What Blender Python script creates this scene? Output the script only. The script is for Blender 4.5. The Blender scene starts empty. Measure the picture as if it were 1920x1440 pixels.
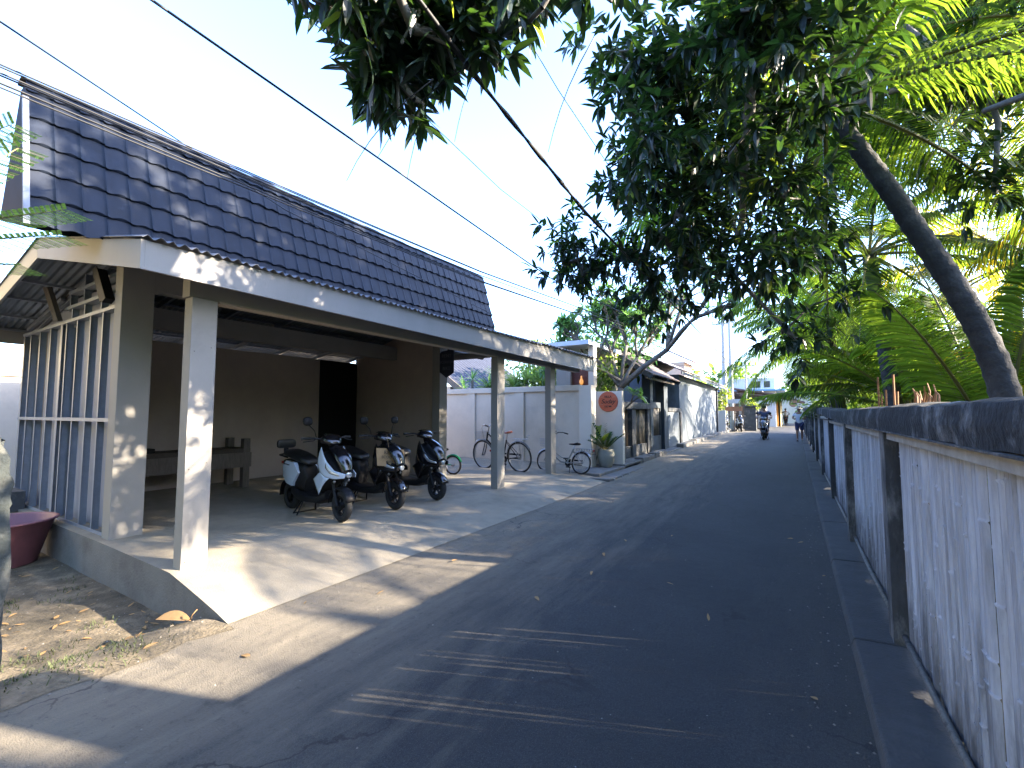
import bpy, bmesh, math, random
from mathutils import Vector, Matrix, noise
R_ = random.Random(11)
scene = bpy.context.scene
COL = scene.collection
rad = math.radians

# ---------------- camera ----------------
cam_d = bpy.data.cameras.new("camera"); cam = bpy.data.objects.new("camera", cam_d); COL.objects.link(cam)
cam_d.sensor_width = 36.0; cam_d.lens = 36.0 * 850 / 1920; cam_d.clip_end = 2000; cam_d.clip_start = 0.05
cam.location = (0, 0, 1.6)
cam.rotation_euler = (rad(90 + 3.702), 0, rad(31.794))
scene.camera = cam
scene.render.resolution_x = 1024; scene.render.resolution_y = 768

# ---------------- light ----------------
SUN_EL, SUN_AZ = 25.0, 22.0          # azimuth: towards (cos, sin) of 22 degrees in x, y
w = bpy.data.worlds.new("World"); scene.world = w; w.use_nodes = True
nt = w.node_tree; nt.nodes.clear()
sky = nt.nodes.new('ShaderNodeTexSky'); sky.sky_type = 'NISHITA'; sky.sun_disc = False
sky.sun_elevation = rad(SUN_EL); sky.sun_rotation = rad(90 - SUN_AZ)
sky.air_density = 1.0; sky.dust_density = 1.6; sky.ozone_density = 1.6
bg = nt.nodes.new('ShaderNodeBackground'); bg.inputs['Strength'].default_value = 0.15
out = nt.nodes.new('ShaderNodeOutputWorld')
tint = nt.nodes.new('ShaderNodeVectorMath'); tint.operation = 'MULTIPLY'; tint.inputs[1].default_value = (0.83, 0.95, 1.24)
nt.links.new(sky.outputs[0], tint.inputs[0]); nt.links.new(tint.outputs[0], bg.inputs[0]); nt.links.new(bg.outputs[0], out.inputs[0])
sd = bpy.data.lights.new("sun", 'SUN'); sd.energy = 5.0; sd.angle = rad(0.53); sd.color = (1.0, 0.86, 0.68)
sun = bpy.data.objects.new("sun", sd); COL.objects.link(sun)
sv = Vector((math.cos(rad(SUN_AZ)) * math.cos(rad(SUN_EL)), math.sin(rad(SUN_AZ)) * math.cos(rad(SUN_EL)), math.sin(rad(SUN_EL))))
sun.rotation_euler = sv.to_track_quat('Z', 'Y').to_euler()
scene.view_settings.view_transform = 'Standard'; scene.view_settings.look = 'None'
scene.view_settings.exposure = 3.1; scene.view_settings.gamma = 1.0
scene.render.engine = 'CYCLES'
scene.cycles.transparent_max_bounces = 8; scene.cycles.max_bounces = 6

# ---------------- helpers ----------------
def tag(o, label=None, cat=None, group=None, kind=None):
    if label: o['label'] = label
    if cat: o['category'] = cat
    if group: o['group'] = group
    if kind: o['kind'] = kind
    return o
def empty(name, label, cat, loc=(0, 0, 0), rz=0.0, group=None):
    o = bpy.data.objects.new(name, None); COL.objects.link(o)
    o.location = loc; o.rotation_euler = (0, 0, rz); o.empty_display_size = 0.2
    return tag(o, label, cat, group)
def V(*a): return Vector(a)
class MB:
    def __init__(s): s.v = []; s.f = []; s.m = []
    def add(s, vs, fs, mi=0):
        n = len(s.v); s.v.extend([tuple(v) for v in vs])
        for f in fs: s.f.append(tuple(i + n for i in f)); s.m.append(mi)
        return s
    def box(s, x0, x1, y0, y1, z0, z1, mi=0, M=None):
        vs = [V(x, y, z) for z in (z0, z1) for y in (y0, y1) for x in (x0, x1)]
        if M is not None: vs = [M @ v for v in vs]
        return s.add(vs, [(0, 2, 3, 1), (4, 5, 7, 6), (0, 1, 5, 4), (2, 6, 7, 3), (0, 4, 6, 2), (1, 3, 7, 5)], mi)
    def bar(s, a, b, wd, th, up=(0, 0, 1), mi=0):
        a, b = Vector(a), Vector(b); d = (b - a); L = d.length; d.normalize()
        u = Vector(up); sx = d.cross(u)
        if sx.length < 1e-4: sx = d.cross(V(1, 0, 0))
        sx.normalize(); uz = sx.cross(d).normalized()
        vs = []
        for p in (a, b):
            for q in (-1, 1):
                for r in (-1, 1): vs.append(p + sx * wd / 2 * q + uz * th / 2 * r)
        return s.add(vs, [(0, 1, 3, 2), (4, 6, 7, 5), (0, 4, 5, 1), (2, 3, 7, 6), (0, 2, 6, 4), (1, 5, 7, 3)], mi)
    def tube(s, pts, r, n=8, cap=True, mi=0, closed=False):
        pts = [Vector(p) for p in pts]; k = len(pts)
        rs = r if isinstance(r, (list, tuple)) else [r] * k
        ref = None; rings = []
        for i, p in enumerate(pts):
            if closed: t = pts[(i + 1) % k] - pts[i - 1]
            else: t = pts[min(i + 1, k - 1)] - pts[max(i - 1, 0)]
            if t.length < 1e-9: t = V(0, 0, 1)
            t.normalize()
            if ref is None: ref = t.orthogonal().normalized()
            ref = (ref - t * ref.dot(t))
            if ref.length < 1e-6: ref = t.orthogonal()
            ref.normalize(); b = t.cross(ref)
            rings.append([p + (ref * math.cos(2 * math.pi * j / n) + b * math.sin(2 * math.pi * j / n)) * rs[i] for j in range(n)])
        vs = [v for rg in rings for v in rg]; fs = []
        for i in range(k if closed else k - 1):
            i2 = (i + 1) % k
            for j in range(n):
                j2 = (j + 1) % n
                fs.append((i * n + j, i * n + j2, i2 * n + j2, i2 * n + j))
        if cap and not closed:
            fs.append(tuple(range(n))[::-1]); fs.append(tuple((k - 1) * n + j for j in range(n)))
        return s.add(vs, fs, mi)
    def lathe(s, prof, c=(0, 0, 0), n=24, axis='z', mi=0):
        vs = []; fs = []; k = len(prof); c = Vector(c)
        for r, h in prof:
            for j in range(n):
                a = 2 * math.pi * j / n; x, y = r * math.cos(a), r * math.sin(a)
                vs.append(c + (V(x, y, h) if axis == 'z' else V(x, h, y) if axis == 'y' else V(h, x, y)))
        for i in range(k - 1):
            for j in range(n):
                j2 = (j + 1) % n
                fs.append((i * n + j, i * n + j2, (i + 1) * n + j2, (i + 1) * n + j))
        return s.add(vs, fs, mi)
    def prism(s, poly, a0, a1, axis='y', mi=0):
        """poly in the plane of the two other axes, extruded along axis"""
        def P(u, v, a): return V(u, a, v) if axis == 'y' else (V(a, u, v) if axis == 'x' else V(u, v, a))
        n = len(poly)
        vs = [P(u, v, a0) for u, v in poly] + [P(u, v, a1) for u, v in poly]
        fs = [tuple(range(n)), tuple(range(n, 2 * n))[::-1]] + [(i, i + n, (i + 1) % n + n, (i + 1) % n) for i in range(n)]
        return s.add(vs, fs, mi)
    def loft(s, secs, n=16, p=2.6, mi=0):
        """secs: (center, half width (y), half height, tilt in xz) superellipse rings along a path in xz"""
        vs = []; fs = []
        for c, hw, hh, tilt in secs:
            c = Vector(c); u = V(-math.sin(tilt), 0, math.cos(tilt))
            for j in range(n):
                a = 2 * math.pi * j / n; ca, sa = math.cos(a), math.sin(a)
                x = math.copysign(abs(ca) ** (2 / p), ca) * hw; z = math.copysign(abs(sa) ** (2 / p), sa) * hh
                vs.append(c + V(0, x, 0) + u * z)
        k = len(secs)
        for i in range(k - 1):
            for j in range(n):
                j2 = (j + 1) % n; fs.append((i * n + j, i * n + j2, (i + 1) * n + j2, (i + 1) * n + j))
        fs.append(tuple(range(n))[::-1]); fs.append(tuple((k - 1) * n + j for j in range(n)))
        return s.add(vs, fs, mi)
    def grid(s, P, nu, nv, mi=0, thick=None):
        vs = [P(i / nu, j / nv) for i in range(nu + 1) for j in range(nv + 1)]
        fs = [(i * (nv + 1) + j, (i + 1) * (nv + 1) + j, (i + 1) * (nv + 1) + j + 1, i * (nv + 1) + j + 1) for i in range(nu) for j in range(nv)]
        return s.add(vs, fs, mi)
    def build(s, name, mat, parent=None, smooth=False, bevel=0, solid=0, subsurf=0, fixn=True):
        me = bpy.data.meshes.new(name); me.from_pydata(s.v, [], s.f)
        mats = mat if isinstance(mat, (list, tuple)) else [mat]
        for m_ in mats: me.materials.append(m_)
        if len(mats) > 1: me.polygons.foreach_set('material_index', s.m)
        if fixn:
            bm = bmesh.new(); bm.from_mesh(me); bmesh.ops.recalc_face_normals(bm, faces=bm.faces); bm.to_mesh(me); bm.free()
        if smooth:
            me.polygons.foreach_set('use_smooth', [True] * len(me.polygons))
            if smooth != 'all':
                try: me.set_sharp_from_angle(angle=rad(38))
                except Exception: pass
        me.update()
        o = bpy.data.objects.new(name, me); COL.objects.link(o)
        if parent: o.parent = parent
        if solid: md = o.modifiers.new('solid', 'SOLIDIFY'); md.thickness = solid; md.offset = 0
        if bevel: md = o.modifiers.new('bevel', 'BEVEL'); md.width = bevel; md.segments = 2; md.limit_method = 'ANGLE'; md.angle_limit = rad(40)
        if subsurf: md = o.modifiers.new('sub', 'SUBSURF'); md.levels = subsurf; md.render_levels = subsurf
        return o
def copy_tree(o, parent=None):
    c = o.copy(); COL.objects.link(c)
    if parent: c.parent = parent
    for ch in list(o.children): copy_tree(ch, c)
    return c
def text_mesh(name, txt, size, M, mat, parent, shear=0, ext=0.002, bold=0.0):
    cu = bpy.data.curves.new(name, 'FONT'); cu.body = txt; cu.size = size; cu.align_x = 'CENTER'; cu.align_y = 'CENTER'
    cu.extrude = ext; cu.shear = shear; cu.offset = bold; cu.space_line = 1.1
    t = bpy.data.objects.new('tmp_text', cu); COL.objects.link(t)
    me = bpy.data.meshes.new_from_object(t); bpy.data.objects.remove(t); bpy.data.curves.remove(cu)
    me.transform(M); me.materials.clear(); me.materials.append(mat)
    o = bpy.data.objects.new(name, me); COL.objects.link(o); o.parent = parent
    return o

# ---------------- materials ----------------
MATS = {}
ALB = 0.66       # scales non-metal colours down so shaded surfaces render darker against the sky
def hexmix(a, k): return tuple(min(1, c * k) for c in a)
def mat(name, col, rough=0.7, var=0.12, scale=6.0, bump=0.0, bscale=60.0, metal=0.0, spec=0.5, stain=None, stain_scale=2.0, stain_lo=0.5, stain_hi=0.65,
        stretch=None, coat=0.0, island=0.0, trans=None, tw=0.5, emis=None):
    m = bpy.data.materials.new(name); m.use_nodes = True; t = m.node_tree; N = t.nodes; Lk = t.links
    if metal < 0.5: col = tuple(c * ALB for c in col); stain = tuple(c * ALB for c in stain) if stain else stain
    b = N['Principled BSDF']; b.inputs['Roughness'].default_value = rough; b.inputs['Metallic'].default_value = metal
    b.inputs['Specular IOR Level'].default_value = spec
    if coat: b.inputs['Coat Weight'].default_value = coat; b.inputs['Coat Roughness'].default_value = 0.08
    tc = N.new('ShaderNodeNewGeometry'); src = tc.outputs['Position']
    if stretch:
        mp = N.new('ShaderNodeMapping'); mp.inputs['Scale'].default_value = stretch; Lk.new(src, mp.inputs[0]); src = mp.outputs[0]
    nz = N.new('ShaderNodeTexNoise'); nz.inputs['Scale'].default_value = scale; nz.inputs['Detail'].default_value = 6; nz.inputs['Roughness'].default_value = 0.65
    Lk.new(src, nz.inputs[0])
    rp = N.new('ShaderNodeMapRange'); rp.inputs[1].default_value = 0.3; rp.inputs[2].default_value = 0.7
    rp.inputs[3].default_value = 1 - var; rp.inputs[4].default_value = 1 + var; Lk.new(nz.outputs[0], rp.inputs[0])
    base = N.new('ShaderNodeRGB'); base.outputs[0].default_value = (*col, 1); cur = base.outputs[0]
    if stain:
        n2 = N.new('ShaderNodeTexNoise'); n2.inputs['Scale'].default_value = stain_scale; n2.inputs['Detail'].default_value = 8; n2.inputs['Roughness'].default_value = 0.7
        Lk.new(src, n2.inputs[0])
        r2 = N.new('ShaderNodeMapRange'); r2.inputs[1].default_value = stain_lo; r2.inputs[2].default_value = stain_hi; Lk.new(n2.outputs[0], r2.inputs[0])
        mx = N.new('ShaderNodeMix'); mx.data_type = 'RGBA'; Lk.new(r2.outputs[0], mx.inputs[0]); Lk.new(cur, mx.inputs[6]); mx.inputs[7].default_value = (*stain, 1); cur = mx.outputs[2]
    vm = N.new('ShaderNodeVectorMath'); vm.operation = 'SCALE'; Lk.new(cur, vm.inputs[0]); Lk.new(rp.outputs[0], vm.inputs[3]); cur = vm.outputs[0]
    if island:
        r3 = N.new('ShaderNodeMapRange'); r3.inputs[3].default_value = 1 - island; r3.inputs[4].default_value = 1 + island; Lk.new(tc.outputs['Random Per Island'], r3.inputs[0])
        v3 = N.new('ShaderNodeVectorMath'); v3.operation = 'SCALE'; Lk.new(cur, v3.inputs[0]); Lk.new(r3.outputs[0], v3.inputs[3]); cur = v3.outputs[0]
    Lk.new(cur, b.inputs['Base Color'])
    if bump:
        n4 = N.new('ShaderNodeTexNoise'); n4.inputs['Scale'].default_value = bscale; n4.inputs['Detail'].default_value = 5; Lk.new(src, n4.inputs[0])
        bp = N.new('ShaderNodeBump'); bp.inputs['Strength'].default_value = bump; bp.inputs['Distance'].default_value = 0.02; Lk.new(n4.outputs[0], bp.inputs['Height']); Lk.new(bp.outputs[0], b.inputs['Normal'])
    if trans:
        tr = N.new('ShaderNodeBsdfTranslucent'); tr.inputs[0].default_value = (*trans, 1)
        if island:
            hv = N.new('ShaderNodeVectorMath'); hv.operation = 'SCALE'; hv.inputs[0].default_value = trans; Lk.new(r3.outputs[0], hv.inputs[3]); Lk.new(hv.outputs[0], tr.inputs[0])
        ms = N.new('ShaderNodeMixShader'); ms.inputs[0].default_value = tw
        Lk.new(b.outputs[0], ms.inputs[1]); Lk.new(tr.outputs[0], ms.inputs[2]); Lk.new(ms.outputs[0], N['Material Output'].inputs[0])
    if emis: b.inputs['Emission Color'].default_value = (*emis[:3], 1); b.inputs['Emission Strength'].default_value = emis[3]
    MATS[name] = m; return m

M_white = mat('cream_paint', (0.34, 0.32, 0.285), 0.75, 0.06, 2.0, 0.08, 40, stain=(0.26, 0.245, 0.22), stain_scale=1.3, stain_lo=0.55, stain_hi=0.8)
M_fascia = mat('fascia_paint', (0.34, 0.33, 0.31), 0.6, 0.06, 3.0, 0.05, 50, stain=(0.22, 0.21, 0.19), stain_scale=3, stain_lo=0.6, stain_hi=0.85, stretch=(1, 1, 0.5))
M_inner = mat('dark_unpainted_plaster', (0.62, 0.51, 0.43), 0.9, 0.1, 1.5, 0.15, 25)  # plain brown plaster tone for the garage's inner walls
M_plaster = mat('beige_plaster', (0.76, 0.66, 0.53), 0.9, 0.08, 1.5, 0.15, 25, stain=(0.55, 0.48, 0.39), stain_scale=0.9, stain_lo=0.5, stain_hi=0.8)
M_tile = mat('blue_black_metal_tile', (0.012, 0.018, 0.032), 0.58, 0.3, 5.0, 0.05, 80, spec=0.18, stain=(0.045, 0.055, 0.08), stain_scale=9, stain_lo=0.62, stain_hi=0.8)
M_corr = mat('corrugated_sheet', (0.16, 0.17, 0.19), 0.45, 0.2, 4, 0.05, 40, metal=0.4)
M_under = mat('roof_underside', (0.20, 0.23, 0.26), 0.5, 0.12, 4, metal=0.2)
M_steel = mat('galvanised_steel', (0.30, 0.335, 0.39), 0.5, 0.12, 12, 0.03, 200, metal=0.25)
M_board = mat('grey_board', (0.30, 0.325, 0.38), 0.7, 0.10, 3, 0.04, 60, stain=(0.22, 0.235, 0.27), stain_scale=4, stain_lo=0.5, stain_hi=0.75)
M_conc = mat('grey_concrete', (0.17, 0.165, 0.155), 0.9, 0.14, 3, 0.35, 45, stain=(0.10, 0.095, 0.09), stain_scale=1.8, stain_lo=0.48, stain_hi=0.75)
M_mold = mat('mouldy_concrete', (0.018, 0.02, 0.023), 0.95, 0.6, 11, 0.9, 35, stain=(0.19, 0.20, 0.205), stain_scale=3.0, stain_lo=0.50, stain_hi=0.64, stretch=(1, 1, .8))
M_post = mat('old_concrete_post', (0.08, 0.08, 0.08), 0.95, 0.4, 8, 0.6, 40, stain=(0.26, 0.255, 0.24), stain_scale=2.0, stain_lo=0.5, stain_hi=0.62, stretch=(1, 1, 0.35))
M_black = mat('gloss_black_plastic', (0.008, 0.008, 0.010), 0.18, 0.2, 10, coat=0.5)
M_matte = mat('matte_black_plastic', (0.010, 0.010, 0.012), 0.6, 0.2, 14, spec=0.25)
M_rub = mat('rubber', (0.018, 0.018, 0.019), 0.85, 0.2, 30, 0.2, 120)
M_sblue = mat('pale_blue_white_paint', (0.62, 0.72, 0.86), 0.22, 0.04, 5, coat=0.6)
M_chrome = mat('chrome', (0.32, 0.32, 0.33), 0.3, 0.05, 10, metal=1.0)
M_lens = mat('clear_lens', (0.55, 0.58, 0.6), 0.08, 0.05, 10, metal=0.6, coat=1.0)
M_red = mat('red_plastic', (0.45, 0.03, 0.02), 0.3, 0.1, 10)
M_orange = mat('orange_leather', (0.50, 0.12, 0.03), 0.4, 0.15, 10)
M_green = mat('green_paint', (0.02, 0.35, 0.14), 0.3, 0.1, 10)
M_card = mat('brown_cardboard', (0.42, 0.27, 0.13), 0.9, 0.1, 8, 0.1, 60)
M_ink = mat('black_marker_ink', (0.03, 0.025, 0.02), 0.8, 0.1, 10)
M_wood = mat('dark_wood', (0.075, 0.055, 0.04), 0.7, 0.3, 6, 0.3, 40, stretch=(1, 8, 8))
M_woodg = mat('weathered_wood', (0.16, 0.135, 0.11), 0.8, 0.3, 6, 0.4, 40, stretch=(6, 6, 1))
M_bark = mat('palm_bark', (0.05, 0.05, 0.052), 0.95, 0.35, 7, 0.6, 30, stain=(0.10, 0.10, 0.105), stain_scale=4, stain_lo=0.5, stain_hi=0.7)
M_bark2 = mat('grey_smooth_bark', (0.17, 0.155, 0.135), 0.9, 0.25, 6, 0.4, 30, stain=(0.28, 0.26, 0.22), stain_scale=5, stain_lo=0.5, stain_hi=0.7)
M_mango = mat('mango_leaf', (0.017, 0.036, 0.024), 0.40, 0.15, 3, spec=0.45, island=0.55, trans=(0.06, 0.14, 0.015), tw=0.2)
M_mangoy = mat('mango_leaf_young', (0.10, 0.16, 0.03), 0.45, 0.2, 3, island=0.4, trans=(0.40, 0.50, 0.04), tw=0.45)
M_palm = mat('palm_leaflet', (0.030, 0.066, 0.016), 0.6, 0.25, 1.5, spec=0.2, island=0.45, trans=(0.27, 0.43, 0.03), tw=0.42)
M_palmy = mat('yellowing_palm_leaflet', (0.09, 0.11, 0.015), 0.6, 0.25, 1.5, spec=0.2, island=0.4, trans=(0.78, 0.62, 0.03), tw=0.5)  # yellow pushed up to imitate sun glowing through the fronds
M_rachis = mat('palm_rachis', (0.22, 0.20, 0.06), 0.6, 0.2, 5)
M_frang = mat('frangipani_leaf', (0.045, 0.11, 0.035), 0.45, 0.2, 3, island=0.5, trans=(0.20, 0.42, 0.08), tw=0.35)
M_bush = mat('bush_leaf', (0.05, 0.11, 0.03), 0.5, 0.2, 3, island=0.5, trans=(0.30, 0.45, 0.06), tw=0.35)
M_yucca = mat('spiky_leaf', (0.10, 0.20, 0.05), 0.5, 0.2, 3, island=0.4, trans=(0.45, 0.60, 0.12), tw=0.4)
M_cable = mat('black_cable', (0.005, 0.006, 0.008), 0.6, 0.1, 10)
M_pink = mat('faded_pink_plastic', (0.28, 0.11, 0.13), 0.55, 0.12, 4, 0.05, 60, stain=(0.18, 0.08, 0.09), stain_scale=3, stain_lo=0.5, stain_hi=0.8)
M_dry = mat('dry_leaf', (0.36, 0.22, 0.09), 0.8, 0.2, 20, island=0.45, trans=(0.5, 0.3, 0.08), tw=0.2)
M_terr = mat('brown_roof_tile', (0.09, 0.062, 0.055), 0.85, 0.3, 7, 0.3, 30, stain=(0.15, 0.12, 0.11), stain_scale=2, stain_lo=0.45, stain_hi=0.7)
M_greyw = mat('weathered_grey_wall', (0.15, 0.175, 0.195), 0.9, 0.2, 2.5, 0.25, 20, stain=(0.07, 0.078, 0.085), stain_scale=2.0, stain_lo=0.52, stain_hi=0.75, stretch=(1, 1, 0.4))
M_bluew = mat('blue_grey_wall', (0.12, 0.145, 0.19), 0.85, 0.08, 1.5)
M_stone = mat('mossy_dark_stone', (0.07, 0.075, 0.08), 0.95, 0.3, 6, 0.5, 30, stain=(0.20, 0.18, 0.15), stain_scale=3, stain_lo=0.52, stain_hi=0.7)
M_bamb = mat('old_bamboo', (0.17, 0.155, 0.13), 0.7, 0.3, 5, 0.2, 30, stretch=(14, 14, 0.8), stain=(0.05, 0.045, 0.04), stain_scale=2, stain_lo=0.5, stain_hi=0.65)
M_disc = mat('red_brown_wood_disc', (0.58, 0.13, 0.06), 0.55, 0.12, 5, 0.05, 40, stretch=(1, 1, 6))
M_carve = mat('carved_reddish_wood', (0.16, 0.05, 0.035), 0.6, 0.25, 12, 0.5, 30)
M_pot = mat('pale_stone_pot', (0.32, 0.32, 0.27), 0.7, 0.08, 6, 0.15, 25)
M_sign = mat('navy_sign_board', (0.010, 0.014, 0.035), 0.45, 0.1, 8)
M_letter = mat('grey_lettering', (0.13, 0.14, 0.17), 0.6, 0.1, 8)
M_skin = mat('skin', (0.28, 0.15, 0.09), 0.5, 0.08, 12)
M_shirt = mat('navy_shirt', (0.03, 0.045, 0.11), 0.85, 0.1, 10)
M_wshirt = mat('white_shirt', (0.62, 0.66, 0.75), 0.85, 0.05, 10)
M_tshirt = mat('grey_shirt', (0.42, 0.42, 0.42), 0.85, 0.08, 10)
M_short = mat('dark_blue_shorts', (0.03, 0.045, 0.12), 0.85, 0.1, 10)
M_dark = mat('dark_cloth', (0.03, 0.028, 0.03), 0.85, 0.1, 10)
M_hat = mat('straw_hat', (0.35, 0.30, 0.24), 0.8, 0.1, 20)
M_ywall = mat('cream_yellow_wall', (0.72, 0.58, 0.30), 0.85, 0.08, 2)
M_owall = mat('orange_wall', (0.62, 0.25, 0.04), 0.85, 0.08, 2)
M_bwall = mat('brown_weathered_wall', (0.15, 0.12, 0.10), 0.9, 0.25, 3, stain=(0.26, 0.22, 0.19), stain_scale=1.5)
M_redroof = mat('terracotta_roof', (0.26, 0.12, 0.10), 0.85, 0.25, 6, 0.3, 20)
M_blueroof = mat('blue_sheet_roof', (0.16, 0.36, 0.55), 0.5, 0.1, 4)
M_galv = mat('pale_pole_concrete', (0.46, 0.48, 0.48), 0.8, 0.1, 5)
M_glass = mat('dark_window', (0.02, 0.025, 0.03), 0.1, 0.1, 5)
M_lampw = mat('white_lamp_cover', (0.75, 0.75, 0.72), 0.4, 0.03, 5)

# ================= SETTING =================
def gz(y):
    return 0.0 if y < 8 else 0.38 * (1 - math.exp(-(y - 8) / 18.0))
def ground_mat():
    m = bpy.data.materials.new('dirt_ground'); m.use_nodes = True; t = m.node_tree; N = t.nodes; L = t.links; b = N['Principled BSDF']
    g = N.new('ShaderNodeNewGeometry'); n1 = N.new('ShaderNodeTexNoise'); n1.inputs['Scale'].default_value = 2.2; n1.inputs['Detail'].default_value = 9; n1.inputs['Roughness'].default_value = 0.7; L.new(g.outputs['Position'], n1.inputs[0])
    cr = N.new('ShaderNodeValToRGB'); e = cr.color_ramp.elements; e[0].position = 0.32; e[0].color = (0.030, 0.025, 0.015, 1); e[1].position = 0.68; e[1].color = (0.21, 0.165, 0.105, 1)
    x = cr.color_ramp.elements.new(0.5); x.color = (0.085, 0.068, 0.042, 1); L.new(n1.outputs[0], cr.inputs[0]); L.new(cr.outputs[0], b.inputs['Base Color'])
    n2 = N.new('ShaderNodeTexNoise'); n2.inputs['Scale'].default_value = 40; n2.inputs['Detail'].default_value = 6; L.new(g.outputs['Position'], n2.inputs[0])
    bp = N.new('ShaderNodeBump'); bp.inputs['Strength'].default_value = 0.6; bp.inputs['Distance'].default_value = 0.03; L.new(n2.outputs[0], bp.inputs['Height']); L.new(bp.outputs[0], b.inputs['Normal'])
    b.inputs['Roughness'].default_value = 0.95; return m
def asphalt_mat():
    m = bpy.data.materials.new('dusty_asphalt'); m.use_nodes = True; t = m.node_tree; N = t.nodes; L = t.links; b = N['Principled BSDF']
    g = N.new('ShaderNodeNewGeometry'); P = g.outputs['Position']
    def noise_(s, d=6, r=0.6): n = N.new('ShaderNodeTexNoise'); n.inputs['Scale'].default_value = s; n.inputs['Detail'].default_value = d; n.inputs['Roughness'].default_value = r; L.new(P, n.inputs[0]); return n.outputs[0]
    def rng(v, a, b_, c=0.0, d=1.0): r = N.new('ShaderNodeMapRange'); r.inputs[1].default_value = a; r.inputs[2].default_value = b_; r.inputs[3].default_value = c; r.inputs[4].default_value = d; L.new(v, r.inputs[0]); return r.outputs[0]
    def mixc(f, a, c):
        x = N.new('ShaderNodeMix'); x.data_type = 'RGBA'; L.new(f, x.inputs[0])
        if isinstance(a, tuple): x.inputs[6].default_value = (*a, 1)
        else: L.new(a, x.inputs[6])
        if isinstance(c, tuple): x.inputs[7].default_value = (*c, 1)
        else: L.new(c, x.inputs[7])
        return x.outputs[2]
    def math_(op, a, c):
        x = N.new('ShaderNodeMath'); x.operation = op; x.use_clamp = False
        for i, q in enumerate((a, c)):
            if isinstance(q, (int, float)): x.inputs[i].default_value = q
            else: L.new(q, x.inputs[i])
        return x.outputs[0]
    base = mixc(rng(noise_(0.7, 5), 0.35, 0.65), (0.021, 0.022, 0.023), (0.043, 0.044, 0.045))
    base = mixc(rng(noise_(60, 3), 0.35, 0.7), (0.016, 0.017, 0.018), base)
    sx = N.new('ShaderNodeSeparateXYZ'); L.new(P, sx.inputs[0]); X = sx.outputs[0]
    # streaky dust drawn along the road
    mp = N.new('ShaderNodeMapping'); mp.inputs['Scale'].default_value = (3.0, 0.5, 1); L.new(P, mp.inputs[0])
    ns = N.new('ShaderNodeTexNoise'); ns.inputs['Scale'].default_value = 1.6; ns.inputs['Detail'].default_value = 8; ns.inputs['Roughness'].default_value = 0.7; L.new(mp.outputs[0], ns.inputs[0])
    wob = math_('MULTIPLY', math_('SUBTRACT', ns.outputs[0], 0.5), 3.0)
    left = rng(math_('ADD', math_('MULTIPLY', X, -1.0), wob), 1.5, 3.7)
    right = rng(math_('ADD', X, math_('MULTIPLY', wob, 0.4)), -0.35, 0.35)
    dust = math_('MULTIPLY', math_('MAXIMUM', left, math_('MULTIPLY', right, 0.16)), 0.85)
    base = mixc(dust, base, (0.18, 0.155, 0.115))
    # worn aggregate, tyre-polished bands and small pits
    base = mixc(math_('MULTIPLY', rng(noise_(170, 2, .5), 0.56, 0.66), 0.55), base, (0.085, 0.083, 0.078))
    base = mixc(math_('MULTIPLY', rng(noise_(14, 6, .75), 0.55, 0.68), 0.45), base, (0.014, 0.0145, 0.016))
    v2 = N.new('ShaderNodeTexVoronoi'); v2.feature = 'DISTANCE_TO_EDGE'; v2.inputs['Scale'].default_value = .55
    wv = N.new('ShaderNodeVectorMath'); wv.operation = 'MULTIPLY_ADD'; nv = N.new('ShaderNodeTexNoise'); nv.inputs['Scale'].default_value = 2.5; nv.inputs['Detail'].default_value = 5; L.new(P, nv.inputs[0])
    L.new(nv.outputs[1], wv.inputs[0]); wv.inputs[1].default_value = (.7, .7, 0); L.new(P, wv.inputs[2]); L.new(wv.outputs[0], v2.inputs[0])
    crk = math_('MULTIPLY', rng(v2.outputs[0], 0.006, 0.002), rng(noise_(.45, 2), .5, .56))
    base = mixc(math_('MULTIPLY', crk, .6), base, (0.008, 0.008, 0.009))
    # darker oil patches and pale specks
    base = mixc(math_('MULTIPLY', rng(noise_(3.1, 7, 0.7), 0.60, 0.72), 0.5), base, (0.013, 0.014, 0.015))
    vo = N.new('ShaderNodeTexVoronoi'); vo.inputs['Scale'].default_value = 16; L.new(P, vo.inputs[0])
    sp = rng(vo.outputs[0], 0.07, 0.05); sel = rng(vo.outputs[1], 0.72, 0.75)
    base = mixc(math_('MULTIPLY', sp, sel), base, (0.198, 0.191, 0.178))
    L.new(base, b.inputs['Base Color']); b.inputs['Roughness'].default_value = 0.8; b.inputs['Specular IOR Level'].default_value = 0.3
    bp = N.new('ShaderNodeBump'); bp.inputs['Strength'].default_value = 0.8; bp.inputs['Distance'].default_value = 0.014
    L.new(math_('ADD', noise_(110, 3), math_('MULTIPLY', noise_(7, 5), 1.5)), bp.inputs['Height']); L.new(bp.outputs[0], b.inputs['Normal'])
    return m
M_dirt = ground_mat(); M_asph = asphalt_mat()
M_apron = mat('pale_apron_concrete', (0.33, 0.288, 0.213), 0.88, 0.12, 3.5, 0.25, 70, stain=(0.235, 0.207, 0.155), stain_scale=1.4, stain_lo=0.45, stain_hi=0.7)
M_kerb = mat('kerb_concrete', (0.065, 0.065, 0.064), 0.92, 0.2, 5, 0.4, 50, stain=(0.10, 0.098, 0.09), stain_scale=2.4, stain_lo=0.5, stain_hi=0.7)

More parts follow.
